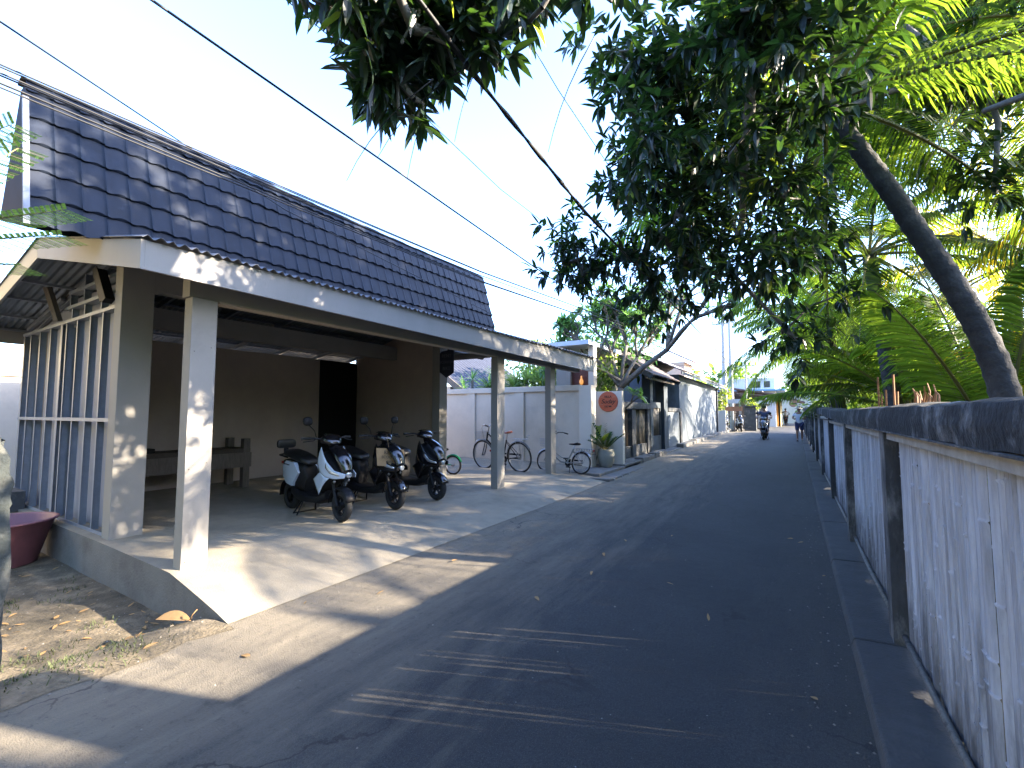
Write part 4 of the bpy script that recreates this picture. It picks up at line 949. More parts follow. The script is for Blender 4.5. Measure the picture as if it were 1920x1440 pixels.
b.build('leaves', M_bush if False else mat('dark_glossy_leaf', (.015, .05, .02), .3, .1, 4, island=.4, trans=(.06, .2, .03), tw=.2), PZ, fixn=False, smooth='all'); bs.build('stems', M_rachis, PZ, smooth='all')
BN = empty('banana_plant', 'yellow-green broad-leaved plant beside the pale stone pot against the white pier', 'plant', (-4.74, 12.0, .17))
b = MB(); bs = MB()
for a, t_, L, W_ in ((2.6, .25, .62, .22), (3.4, .5, .55, .22), (.4, .35, .6, .20), (1.5, .2, .75, .2), (4.6, .45, .5, .2), (5.6, .6, .45, .16), (3.0, .8, .4, .16)):
    d = V(math.cos(a) * math.sin(t_), math.sin(a) * math.sin(t_), math.cos(t_)); h = R_.uniform(.45, .75)
    bs.tube([V(0, 0, 0), d * h * .5 + V(0, 0, .05), d * h], [.018, .014, .008], 6); leaf(b, d * h, d + V(0, 0, .1), V(-d.x, -d.y, .5), L, W_, .35, .2, 8)
b.build('leaves', M_mangoy, BN, fixn=False, smooth='all'); bs.build('stems', M_rachis, BN, smooth='all')

# ================= OLD STONE GATE, SMALL HOUSE AND GREY WALL =================
SW = empty('old_garden_wall', 'dark weathered low wall of stone piers and bamboo infill beside the round-sign wall', 'wall', (-4.4, 15, 0))
def sw(b, name, m, **k):
    o = b.build(name, m, SW, **k); o.location = (4.4, -15, 0); return o
h = .12
b = MB().box(-4.62, -4.40, 13.15, 13.42, h, 1.72); sw(b, 'pier', M_stone, bevel=.01)
b = MB().box(-4.62, -4.38, 14.35, 14.75, h, 1.72); sw(b, 'pier', M_stone, bevel=.01)
b = MB().box(-4.62, -4.38, 16.15, 16.45, h, 1.74); sw(b, 'pier', M_stone, bevel=.01)
b = MB().box(-4.66, -4.34, 13.05, 16.5, 1.741, 1.96); sw(b, 'coping', M_stone, bevel=.02)
b = MB().box(-4.58, -4.43, 13.42, 16.15, h, .56); sw(b, 'plinth', M_stone, bevel=.01)
b = MB(); y = 14.76
while y < 16.13: b.tube([(-4.50, y, .56), (-4.50 + R_.uniform(-.01, .01), y, 1.735)], .022, 6); y += .047
sw(b, 'bamboo_infill', M_bamb, smooth='all')
b = MB(); y = 13.44
while y < 14.33: b.tube([(-4.53, y, .56), (-4.53, y, 1.735)], .02, 6); y += .05
sw(b, 'bamboo_infill', M_wood, smooth='all')
GT = empty('roofed_gate', 'dark timber gate of bamboo slats under a small brown tiled gable roof', 'gate', (-4.6, 17.3, gz(17)))
def gt(b, name, m, **k):
    o = b.build(name, m, GT, **k); o.location = (4.6, -17.3, -gz(17)); return o
M_dwood = mat('blue_black_timber', (.035, .05, .065), .75, .2, 5, .2, 30)
for y0, y1 in ((15.75, 16.12), (18.35, 18.95)): b = MB().box(-4.66, -4.36, y0 + .72, y1 + .72, .1, 3.15) if y0 < 16 else MB().box(-4.66, -4.32, y0, y1, .1, 3.15); gt(b, 'post', M_dwood, bevel=.01)
b = MB().box(-6.4, -6.1, 16.4, 16.8, .1, 3.15); gt(b, 'post', M_dwood); b = MB().box(-6.4, -6.1, 18.4, 18.8, .1, 3.15); gt(b, 'post', M_dwood)
b = MB().box(-4.60, -4.45, 16.85, 18.34, .15, .75); b.box(-4.60, -4.45, 16.85, 18.34, 1.80, 2.02); b.box(-4.60, -4.45, 16.85, 16.95, .75, 1.8); b.box(-4.60, -4.45, 18.24, 18.34, .75, 1.8)
q = gt(b, 'gate_leaf', M_dwood)
b = MB(); y = 16.98
while y < 18.22: b.tube([(-4.50, y, .76), (-4.50, y, 1.79)], .020, 6); y += .062
gt(b, 'bamboo_slats', M_bamb, smooth='all')
def tileroof(b, ridge, eave, y0, y1, rows_=9, th=.05, pitch=.20):
    (xr, zr), (xe, ze) = ridge, eave; n = max(4, int((y1 - y0) / pitch * 6)); m_ = rows_ * 3
    def P(u, v):
        y = y0 + (y1 - y0) * u; f = v * rows_; k = min(rows_ - 1, int(f)); q = f - k
        x = xr + (xe - xr) * v; z = zr + (ze - zr) * v + .035 * q + .025 * abs(math.sin(math.pi * y / pitch)) + .012 * noise.noise(V(y * 2, x * 2, 1))
        return V(x, y, z)
    b.grid(P, n, m_)
for xe in (-3.95, -7.05):
    b = MB(); tileroof(b, (-5.5, 3.92), (xe, 2.86), 15.1, 19.5, 8); gt(b, 'roof_tiles', M_terr, solid=.03)
for y in (15.12, 19.4):
    for xe in (-3.93, -7.07): b = MB(); b.bar((-5.5, y, 3.88), (xe, y, 2.80), .05, .16); gt(b, 'barge_board', M_dwood)
b = MB(); b.tube([(-5.5, 15.1, 3.95), (-5.5, 19.5, 3.95)], .08, 8); gt(b, 'ridge_tiles', M_terr)
b = MB()
for k in range(6): x = -4.15 - .5 * k; z = 3.80 - abs(-5.5 - x) * .68; b.box(x - .03, x + .03, 15.15, 19.4, z - .12, z - .04)
b.box(-6.6, -4.3, 15.3, 15.45, 3.0, 3.15)
gt(b, 'purlins', M_wood)
SP = empty('garden_wall_end', 'short weathered grey wall piece with flat cap between the timber gate and the grey wall', 'wall', (-4.45, 20.2, .15))
b = MB().box(-.10, .10, -1.1, 1.2, 0, 1.52); b.build('panel', M_greyw, SP); b = MB().box(-.15, .15, -1.2, 1.3, 1.521, 1.68); b.build('cap', M_stone, SP, bevel=.01)
b = MB().box(.101, .16, 1.0, 1.3, 0, 1.5); b.build('pier', M_stone, SP)
HB = empty('blue_grey_house', 'blue-grey rendered house set back behind the timber gate', 'house', (-6.5, 20, .2))
b = MB().box(-1.5, .9, .6, 5.6, 0, 3.2); b.box(.902, .94, 3.2, 3.3, 0, 3.0); b.build('wall', M_bluew, HB)
b = MB().box(.905, .93, 1.15, 1.95, .6, 1.9); b.build('window', M_glass, HB)
b = MB().tube([(1.02, 2.75, 0), (1.02, 2.75, 3.3)], .05, 10); b.build('downpipe', M_lampw, HB, smooth='all')
b = MB(); tileroof(b, (-1.4, 4.8), (1.25, 3.15), .2, 6, 10); tileroof(b, (-1.4, 4.8), (-4, 3.15), .2, 6, 10); b.build('roof', M_terr, HB, solid=.03)
GW = empty('grey_roadside_house', 'long weathered grey wall of a roadside house under a pale tiled roof', 'house', (-4.6, 26, .2))
def gw(b, name, m, **k):
    o = b.build(name, m, GW, **k); o.location = (4.6, -26, -.2); return o
b = MB().box(-8.5, -4.40, 21.6, 33.2, 0, 3.38); gw(b, 'wall', M_greyw)
b = MB().box(-4.38, -4.30, 33.0, 33.2, .2, 3.3); gw(b, 'corner_board', M_stone)
M_proof = mat('sunlit_pale_tiles', (.40, .33, .29), .85, .2, 6, .3, 20)  # pale tile colour for the roadside house roof
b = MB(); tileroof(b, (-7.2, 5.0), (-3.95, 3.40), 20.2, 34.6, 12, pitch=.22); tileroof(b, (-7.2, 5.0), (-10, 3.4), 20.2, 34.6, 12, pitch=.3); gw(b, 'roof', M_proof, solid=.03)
b = MB().box(-4.02, -3.98, 20.2, 34.6, 3.28, 3.40); gw(b, 'eave_board', M_dwood)
# dark steep roof and far house behind the compound wall
DR = empty('dark_roofed_pavilion', 'pavilion with steep dark grooved roof rising behind the compound wall', 'house', (-12.5, 14, 0))
b = MB()
def drP(u, v): y = -1.2 + 6 * v; x = 2.6 - 4.2 * u; return V(x, y, 2.3 + 2.9 * u + .03 * math.sin(y * 26))
b.grid(drP, 4, 140); b.build('roof', mat('dark_slate_roof', (.045, .05, .07), .6, .2, 4), DR, solid=.05)
b = MB().bar((2.65, -1.2, 2.25), (-1.6, -1.2, 5.2), .05, .22); b.build('barge_board', M_woodg, DR)
b = MB().box(-3, 1.6, -.8, 4.5, 0, 2.6); b.build('wall', M_plaster, DR)
# house at far left behind
LH = empty('left_house', 'cream house behind the garage seen past its left edge', 'house', (-22, 6, 0))
b = MB().box(-8, 0, -12, 6, -.4, 2.9); b.build('wall', M_ywall if False else M_plaster, LH)
b = MB().box(-8.4, .4, -12.4, 6.4, 2.9, 3.12); b.build('roof_slab', M_fascia, LH)
LW = empty('yellow_gable_house', 'cream yellow house wall showing between the roof edge and the feathery leaves', 'house', (-15, 1.5, -.2))
b = MB().box(-5, 0, -9.0, .4, 0, 6.3); b.build('wall', M_ywall, LW); b = MB(); b.prism([(-9.3, 6.31), (.7, 6.31), (-4.3, 7.2)], -5.2, .3, 'x'); b.build('roof', M_redroof, LW)
YW = empty('yard_wall', 'plain beige yard wall seen past the left edge of the stud wall', 'wall', (-13, 3, -.3))
b = MB().box(-.1, .1, -8, 8, 0, 2.62); b.build('panel', M_plaster, YW); b = MB().box(-.14, .14, -8.02, 8.02, 2.621, 2.76); b.build('coping', M_white, YW)
# broken concrete post at the left edge
bp_ = MB()
def bpP(u, v):
    a = 2 * math.pi * v; r = .085; cx = max(-r, min(r, 1.35 * r * math.cos(a))); cy = max(-r, min(r, 1.35 * r * math.sin(a)))
    z = -.1 + 1.58 * u; nn = .022 * noise.noise(V(cx * 12, cy * 12, z * 5)) + (.03 * noise.noise(V(cx * 30, cy * 30, z * 9)) if u > .75 else 0)
    sc = 1 - max(0, (u - .72)) * 1.5
    return V(cx * sc + nn, cy * sc + nn, z + (.05 * noise.noise(V(a, 4, 0)) if u > .9 else 0))
bp_.grid(bpP, 44, 28)
BP = empty('broken_post', 'broken mossy concrete fence post at the left edge of the road', 'post', (-3.76, .62, -.02))
bp_.lathe([(.001, 1.40), (.05, 1.38)], n=10)
bp_.build('shaft', mat('mossy_post', (.05, .06, .058), .95, .3, 6, .6, 30, stain=(.15, .15, .13), stain_scale=5, stain_lo=.5, stain_hi=.65), BP, smooth='all')
b = MB().tube([(0, 0, 1.3), (.01, .01, 1.45), (.03, .0, 1.53)], .005, 6); b.build('rebar', M_woodg, BP)
# pink basin
PB = empty('pink_basin', 'faded pink plastic basin holding rubble beside the slab', 'basin', (-8.35, 1.52, -.27))
b = MB(); b.lathe([(.001, 0), (.30, 0), (.33, .02), (.47, .52), (.51, .53), (.515, .545), (.49, .555), (.46, .54), (.32, .06), (.001, .05)], n=36); b.build('shell', M_pink, PB, smooth='all')
b = MB(); b.grid(lambda u, v: V(.43 * u * math.cos(6.2832 * v), .43 * u * math.sin(6.2832 * v), .40 + .09 * noise.noise(V(4 * u * math.cos(6.28 * v), 4 * u * math.sin(6.28 * v), 0))), 12, 24)
o = b.build('rubble', M_conc, smooth=True); o.location = (-8.35, 1.52, -.27); tag(o, 'grey rubble heaped inside the faded pink basin', 'rubble', kind='stuff')
# cinder block behind basin
o = MB().box(-.3, .3, -.1, .1, 0, .30).build('concrete_block', M_stone, bevel=.01); o.location = (-10.3, 1.95, .12); tag(o, 'dark concrete block resting against the stud wall behind the pink basin', 'block')
# fallen leaves
g_ = 'dry fallen leaves on the dirt and slab edge'
spots = []
for k in range(70):
    x = R_.uniform(-7.6, -3.75); y = R_.uniform(-.4, 1.9)
    if R_.random() < .5: x = R_.uniform(-6.5, -4.2); y = R_.uniform(1.0, 1.9)
    spots.append((x, y))
for k in range(16): spots.append((R_.uniform(-3.6, .25), R_.uniform(1.2, 9)))
for x, y in spots:
    b = MB(); L = R_.uniform(.04, .10); leaf(b, V(-L / 2, 0, 0), V(1, 0, .05), V(0, 0, 1), L, L * R_.uniform(.25, .4), R_.uniform(-.2, .2), R_.uniform(.1, .6), 4)
    o = b.build('fallen_leaf', M_dry, fixn=False, smooth='all'); o.location = (x, y, (dirt_top(x, y) if x < -3.62 else gz(y)) + .012); o.rotation_euler = (R_.uniform(-.3, .3), R_.uniform(-.3, .3), R_.uniform(0, 6.28))
    tag(o, 'small dry fallen leaf lying on the ground by the road edge' if x < -3.62 else 'small dry fallen leaf lying on the dark asphalt', 'leaf', g_ if x < -3.62 else 'dry leaves on the asphalt')
b = MB(); leaf(b, V(-.15, 0, 0), V(1, 0, .02), V(0, 0, 1), .30, .13, .12, .5, 8); b.tube([(.14, 0, -.02), (.17, .0, .02), (.20, .02, .05)], .004, 5); b.tube([(.16, 0, 0), (.19, -.03, .01)], .003, 5)
o = b.build('big_dry_leaf', M_dry, fixn=False, smooth='all'); o.location = (-4.2, 1.72, dirt_top(-4.2, 1.72) + .06); o.rotation_euler = (.15, -.1, rad(25)); tag(o, 'large curled orange dry leaf lying on the dirt at the foot of the slab', 'leaf')
# door-less far street -----------------------------------------------------

# ================= FAR STREET =================
H3 = gz(36)
def thing_box(name, label, cat, loc): return empty(name, label, cat, loc)
# brown two-storey house left of the poles
o = empty('brown_house', 'old brown house with terracotta roofs beyond the grey roadside house', 'house', (-7, 38, H3))
b = MB().box(-6, 2.3, 0, 5, 0, 2.9); b.build('wall', M_bwall, o)
b = MB(); tileroof(b, (-2.2, 4.4), (2.9, 2.85), -.5, 5.5, 8, pitch=.4); b.build('roof', M_redroof, o, solid=.04)
b = MB().box(-5, -.6, 1.5, 5, 2.9, 5.6); b.build('upper_wall', mat('cream_upper_wall', (.62, .5, .36), .8), o)
b = MB(); tileroof(b, (-3, 7.2), (.2, 5.5), 1, 5.6, 8, pitch=.4); b.build('upper_roof', M_redroof, o, solid=.04)
for x in (-1.2, .2, 1.4): MB().box(x, x + .6, -.03, -.005, .4, 2.3).build('shutter', M_wood, o)
b = MB().box(1.0, 2.35, -.75, -.03, 2.25, 2.31); b.build('awning', M_lampw, o)
o = MB().box(-.35, .35, -.05, .05, 0, 1.5).build('white_board', M_lampw, bevel=.01); o.location = (-4.35, 34.6, gz(34)); tag(o, 'plain white upright board leaning at the corner of the grey house', 'board')
# utility poles
def pole(x, y, h, label, r=.13, arms=0):
    o = empty('utility_pole', label, 'pole', (x, y, gz(y)))
    b = MB().tube([(0, 0, 0), (0, 0, h)], [r, r * .65], 12); b.build('shaft', M_galv, o, smooth=True)
    for k in range(arms):
        b = MB().bar((-.8, 0, h - .5 - .6 * k), (.8, 0, h - .5 - .6 * k), .08, .09); q = b.build('crossarm', M_galv, o)
        b = MB()
        for x_ in (-.7, -.25, .25, .7): b.lathe([(.001, .2), (.04, .19), (.05, .12), (.03, .1), (.05, .05), (.03, .0)], (x_, 0, h - .45 - .6 * k), 8)
        b.build('insulator', M_stone, q)
    return o
pole(-4.35, 37.5, 9.2, 'tall pale utility pole with two crossarms, left of the pair', .20, 2)
pole(-3.85, 37.0, 8.6, 'tall pale utility pole without crossarms standing just right of its pair', .17, 0)
pole(-3.0, 38.5, 5.4, 'short slim pole by the vine-covered corner', .09, 1)
# vine-covered shrub
def bush(name, label, loc, blobs, n, L, W_, m, stem=True, group=None, dirup=.4, cat='plant', wmul=1):
    o = empty(name, label, cat, loc, 0, group); b = MB(); tot = sum(q[3] ** 2 for q in blobs)
    for cx, cy, cz, r in blobs:
        for k in range(int(n * r * r / tot)):
            a = R_.uniform(0, 6.283); t = math.acos(R_.uniform(-1, 1)); rr = r * R_.random() ** .45
            p = V(cx + rr * math.sin(t) * math.cos(a), cy + rr * math.sin(t) * math.sin(a), cz + rr * math.cos(t) * .85)
            d = V(math.sin(t) * math.cos(a), math.sin(t) * math.sin(a), math.cos(t) + dirup - .3) + V(R_.gauss(0, .5), R_.gauss(0, .5), R_.gauss(0, .5))
            leaf(b, p, d, V(R_.gauss(0, .4), R_.gauss(0, .4), 1), L * R_.uniform(.6, 1.2), W_ * R_.uniform(.7, 1.2), R_.uniform(0, .4), .2, 4)
    b.build('foliage', m, o, fixn=False)
    if stem:
        b = MB()
        for cx, cy, cz, r in blobs: b.tube([(cx * .15, cy * .15, 0), (cx * .6, cy * .6, cz * .55), (cx, cy, cz)], [.04, .03, .015], 6)
        b.build('stem', M_bark2, o, smooth='all')
    return o
bush('climbing_plant', 'yellow-green climbing plant heaped against the poles', (-4.3, 36.2, gz(36)), [(-.2, 0, .8, .5), (-.3, 0, 1.6, .55), (0, 0, 2.4, .5), (.2, .1, 3.0, .35)], 700, .22, .1, M_mangoy)
bush('roadside_bush', 'rounded yellow-green bush on top of the dark gate pier', (-2.65, 38.2, gz(38) + 1.5), [(0, 0, .5, .45), (.3, 0, .3, .3)], 260, .2, .1, M_mangoy)
o = empty('gate_pier', 'dark stone gate pier under the yellow-green bush', 'pier', (-2.75, 38.2, gz(38))); MB().box(-.4, .4, -.3, .3, 0, 1.75).build('shaft', M_stone, o, bevel=.03); MB().box(-.46, .46, -.36, .36, 1.751, 1.86).build('cap', M_stone, o)
# direction signs
sg = empty('direction_sign', 'wooden arrow sign and small white board on one post before the poles', 'sign', (-3.55, 35.5, gz(35)))
MB().tube([(0, 0, 0), (0, 0, 2.35)], .04, 8).build('post', M_woodg, sg)
b = MB(); b.prism([(-.62, 1.62), (-.45, 1.78), (.5, 1.78), (.5, 1.46), (-.45, 1.46)], -.075, -.045, 'y'); b.build('arrow_board', M_orange if False else mat('orange_brown_board', (.42, .2, .1), .7), sg)
MB().box(-.42, .42, -.07, -.042, 2.0, 2.3).build('white_board', M_lampw, sg)
# parked scooters (simple silhouettes still the same model)
P1 = copy_tree(S1); P1.location = (-3.35, 36.4, gz(36)); P1.rotation_euler = (0, 0, rad(-75)); P1['label'] = 'white scooter parked beside the sign post far up the road'; P1['group'] = 'scooters parked far up the road'
P2 = copy_tree(S3); P2.location = (-4.15, 35.6, gz(35)); P2.rotation_euler = (0, 0, rad(-80)); P2['label'] = 'dark scooter parked in front of the climbing plant far up the road'; P2['group'] = 'scooters parked far up the road'
# timber warung stall
o = empty('timber_stall', 'old timber stall with propped brown roof and striped doors far up the road', 'stall', (-2.9, 43, gz(43)))
b = MB().box(-3.2, .9, -1.5, 3.2, 0, 2.5); b.build('wall', M_bwall, o)
for k in range(7): MB().box(.902, .93, -1.4 + .62 * k, -1.15 + .62 * k, .1, 2.2).build('shutter', M_galv, o)
for k in range(4): MB().box(-.9 + .45 * k, -.72 + .45 * k, -1.53, -1.502, .1, 2.1).build('shutter', M_galv, o)
b = MB()
b.prism([(-1.2, 3.35), (2.0, 2.75), (2.0, 2.66), (-1.2, 3.2)], -2.2, 3.6, 'y'); b.build('roof', M_terr, o)
b = MB()
for y in (-2.1, 0, 1.8, 3.5): b.bar((.9, y, 1.9), (1.9, y, 2.65), .07, .07); b.bar((1.9, y, 2.6), (-1, y, 2.9), .07, .07)
b.build('roof_strut', M_woodg, o)
MB().box(-.3, 1.5, -2.35, -2.29, 2.0, 2.28).build('white_awning', M_lampw, o)
MB().box(-2.8, .8, -1.3, 3.0, 2.501, 3.1).build('upper_board', M_bwall, o)
o = empty('blue_roofed_house', 'house with a blue sheet roof and dark window behind the timber stall', 'house', (-3.2, 50, gz(50)))
MB().box(-3, 1.8, -1, 4, 0, 4.6).build('wall', M_lampw, o); MB().box(-3.4, 2.6, -1.8, 4.4, 3.35, 3.5).build('lower_roof', M_blueroof, o)
b = MB().box(-.2, .6, -1.03, -1.005, 3.7, 4.3); b.box(.9, 1.4, -1.03, -1.005, 3.7, 4.3); b.build('window', M_glass, o)
o = empty('orange_house', 'orange-walled roadside house with a dark thatched lean-to roof and round sign', 'house', (-2.3, 52, gz(52)))
MB().box(-2, 1.05, -1.5, 6, 0, 3.0).build('wall', M_owall, o)
MB().box(1.2, 1.25, -1.3, 6, 0, 2.6).build('side_wall', M_ywall, o)
b = MB(); b.prism([(-.4, 3.5), (3.2, 2.35), (3.25, 2.2), (-.4, 3.2)], -2.5, 4.5, 'y'); b.build('roof', M_terr, o)
b = MB(); b.lathe([(.001, -.04), (.33, -.04), (.33, .0), (.001, .0)], (2.3, -2.6, 2.15), 20, 'y'); b.build('round_board', mat('brown_round_board', (.28, .16, .1), .7), o)
o = empty('end_wall', 'bright cream wall closing the far end of the road with stacked bricks at its foot', 'wall', (1, 66, gz(66)))
MB().box(-8, 14, 0, .3, 0, 3.4).build('wall_face', mat('bright_cream_wall', (.80, .72, .55), .8), o)
MB().box(.5, .8, -.1, -.002, 0, 4.6).build('pale_pillar', M_lampw, o)
st_ = empty('wooden_steps', 'stack of orange timber planks by the road before the cream end wall', 'stack', (-2.4, 60.5, gz(56)))
for k in range(6): MB().box(-.9 + .06 * k, .9 - .05 * k, -.4, .4, .27 * k, .27 * k + .2).build('plank', mat('sunlit_plank_%d' % k, (.5, .32, .15), .8) if k == 0 else bpy.data.materials['sunlit_plank_0'], st_)  # one orange timber colour shared by all planks
# distant treeline behind the houses
for i, (x, y, h, r) in enumerate([(-14, 62, 7, 4.5), (-8, 75, 8, 5), (2, 84, 7, 4), (10, 74, 9, 5), (-22, 50, 8, 5), (-30, 60, 9, 6), (7, 60, 8, 4)]):
    bush('distant_tree', ['broad dark tree beyond the brown house', 'tall tree beyond the cream end wall', 'small tree past the far end of the road', 'large tree behind the right-hand palms', 'dense tree behind the left compounds', 'spreading tree far behind the garage', 'green tree beyond the palms by the end wall'][i], (x, y, 0), [(0, 0, h * .6, r), (r * .6, 0, h * .5, r * .7), (-r * .6, 0, h * .5, r * .7), (0, 0, h * .85, r * .6)], 900, 1.1, .6, M_bush, group=None, cat='tree')

# ================= PEOPLE =================
def skin_obj(name, chains, m, parent, lv=2):
    """chains: list of [(x,y,z,r)...]; first vertex of a later chain may repeat an earlier vertex to join it"""
    vs = []; rs = []; es = []; idx = {}
    def vid(p):
        k = tuple(round(c, 4) for c in p[:3])
        if k not in idx: idx[k] = len(vs); vs.append(k); rs.append(p[3])
        return idx[k]
    for ch in chains:
        prev = None
        for p in ch:
            i = vid(p)
            if prev is not None and prev != i: es.append((prev, i))
            prev = i
    me = bpy.data.meshes.new(name); me.from_pydata(vs, es, []); me.materials.append(m)
    o = bpy.data.objects.new(name, me); COL.objects.link(o); o.parent = parent
    md = o.modifiers.new('skin', 'SKIN'); md.use_smooth_shade = True
    if me.skin_vertices:
        for i, r in enumerate(rs): me.skin_vertices[0].data[i].radius = (r, r); me.skin_vertices[0].data[i].use_root = (i == 0)
    s = o.modifiers.new('sub', 'SUBSURF'); s.levels = lv; s.render_levels = lv
    return o
def hand(ch, wrist, d, side, curl=.5):
    w_ = Vector(wrist[:3]); d = Vector(d).normalized(); sd_ = Vector(side).normalized(); n_ = d.cross(sd_)
    palm = w_ + d * .07; ch.append([tuple(wrist), (*palm, .032)])
    for k, (off, L) in enumerate(((-.030, .075), (-.010, .085), (.010, .08), (.028, .062))):
        k0 = palm + sd_ * off + d * .02; k1 = k0 + d * L * .5 + n_ * curl * .01; k2 = k1 + (d * (1 - curl) + n_ * curl) * L * .5
        ch.append([(*palm, .032), (*k0, .011), (*k1, .010), (*k2, .008)])
    t0 = w_ + d * .03 + sd_ * -.035; t1 = t0 + (d * .6 - sd_ * .6) * .06; ch.append([(*w_, wrist[3]), (*t0, .013), (*t1, .010)])
def head_parts(ch, neck, top, fwd):
    """continuous with the body: neck, skull, brow/nose/chin bumps, ears"""
    n_ = Vector(neck[:3]); f = Vector(fwd).normalized(); c = n_ + V(0, 0, .14) + f * .015; s = V(-f.y, f.x, 0)
    ch.append([tuple(neck), (*(n_ + V(0, 0, .05) + f * .01), .060), (*c, .093), (*(c + V(0, 0, .055) - f * .005), .088)])
    ch.append([(*c, .093), (*(c + f * .100 - V(0, 0, .012)), .014)]); ch.append([(*(n_ + V(0, 0, .05) + f * .01), .060), (*(n_ + V(0, 0, .055) + f * .07), .035)])
    for q in (-1, 1): ch.append([(*c, .093), (*(c + s * q * .092 - f * .01), .016)])
    return c
def face(c, fwd, parent):
    f = Vector(fwd).normalized(); s = V(-f.y, f.x, 0)
    b = MB()
    for q in (-1, 1): b.lathe([(.001, .012), (.012, 0), (.001, -.012)], c + f * .085 + s * q * .033 + V(0, 0, .018), 8)
    b.build('eyes', M_ink, parent, smooth='all')
    b = MB(); p = c + f * .088 + V(0, 0, -.052); b.bar(p - s * .025, p + s * .025, .012, .008); b.build('mouth', M_carve, parent)
# --- man on the scooter coming towards us
RS = scooter('dark blue scooter ridden towards the camera by a man in a navy shirt', (-1.32, 27.2, gz(27.2)), rad(-92), mat('dark_blue_paint', (.05, .08, .16), .3, coat=.5), (1, -1), False, group=None)
b = MB(); b.box(.80, .815, -.11, .11, .40, .50); b.build('number_plate', M_letter, RS)
RP = empty('person', 'man in a dark helmet and navy short-sleeved shirt riding the dark scooter', 'person', (-1.32, 27.2, gz(27.2)), rad(-92))
ch = []
pel = (-.30, 0, .93, .15); che = (-.24, 0, 1.26, .165); shl = (-.22, 0, 1.42, .12); nk = (-.20, 0, 1.50, .06)
ch.append([pel, (-.28, 0, 1.08, .15), che, shl, nk])
for s in (-1, 1):
    ch.append([shl, (-.22, s * .19, 1.40, .062), (-.10, s * .34, 1.20, .046), (.14, s * .33, 1.13, .036)])
    hand(ch, (.14, s * .33, 1.13, .036), (1, 0, -.1), (0, s, 0), .7)
    ch.append([pel, (-.22, s * .11, .90, .10), (.10, s * .17, .84, .075), (.12, s * .15, .45, .05), (.08, s * .14, .34, .038), (.24, s * .15, .31, .032)])
c = head_parts(ch, nk, 0, (1, 0, 0)); bo = skin_obj('body', ch, M_skin, RP); face(c, (1, 0, 0), bo)
ch = [[(-.30, 0, .96, .17), (-.28, 0, 1.1, .17), (-.24, 0, 1.27, .18), (-.22, 0, 1.42, .13)]]
for s in (-1, 1): ch.append([(-.22, 0, 1.42, .13), (-.22, s * .19, 1.40, .085), (-.15, s * .29, 1.27, .072)])
skin_obj('shirt', ch, M_shirt, RP)
ch = [[(-.30, 0, .92, .165)]]
ch = []
for s in (-1, 1): ch.append([(-.30, 0, .92, .165), (-.22, s * .11, .90, .115), (.11, s * .17, .84, .092), (.12, s * .155, .55, .075)])
skin_obj('trousers', ch, M_dark, RP)
b = MB(); b.lathe([(.001, .135), (.06, .125), (.105, .08), (.12, .02), (.118, -.03), (.10, -.032)], (c.x - .01, c.y, c.z + .03), 20); b.box(c.x + .04, c.x + .15, -.09, .09, c.z + .045, c.z + .06); b.build('helmet', M_matte, RP, smooth=True)
b = MB(); b.loft([((-.18, -.1, .95), .06, .16, 0), ((-.10, -.22, .98), .10, .18, 0), ((0, -.26, .92), .08, .15, 0)], 12); 
# --- rider seen from behind further away
R2 = copy_tree(S3); R2.location = (-.73, 56, gz(56)); R2.rotation_euler = (0, 0, rad(92)); R2['label'] = 'black scooter ridden away up the road by a person in a grey shirt'
if 'group' in R2: del R2['group']
R2P = empty('person', 'person in a grey shirt riding a scooter away from us far up the road', 'person', (-.73, 56, gz(56)), rad(92))
ch = []; ch.append([pel, (-.28, 0, 1.08, .15), che, shl, nk])
for s in (-1, 1):
    ch.append([shl, (-.22, s * .19, 1.40, .062), (-.10, s * .36, 1.20, .046), (.14, s * .33, 1.13, .036)]); hand(ch, (.14, s * .33, 1.13, .036), (1, 0, -.1), (0, s, 0), .7)
    ch.append([pel, (-.22, s * .11, .90, .10), (.10, s * .17, .84, .075), (.12, s * .15, .45, .05), (.08, s * .14, .34, .038), (.24, s * .15, .31, .032)])
c = head_parts(ch, nk, 0, (1, 0, 0)); bo = skin_obj('body', ch, M_skin, R2P, 1)
ch = [[(-.30, 0, .96, .17), (-.28, 0, 1.1, .17), (-.24, 0, 1.27, .185), (-.22, 0, 1.42, .14)]]
for s in (-1, 1): ch.append([(-.22, 0, 1.42, .14), (-.22, s * .19, 1.40, .085), (-.15, s * .29, 1.27, .072)])
skin_obj('shirt', ch, M_tshirt, R2P, 1)
ch = []
for s in (-1, 1): ch.append([(-.30, 0, .92, .165), (-.22, s * .11, .90, .115), (.11, s * .17, .84, .092), (.12, s * .155, .55, .075)])
skin_obj('trousers', ch, M_dark, R2P, 1)
b = MB(); b.lathe([(.001, .11), (.06, .10), (.095, .05), (.10, -.02), (.09, -.05)], (c.x - .012, c.y, c.z + .03), 16); b.build('hair', M_ink, R2P, smooth=True)
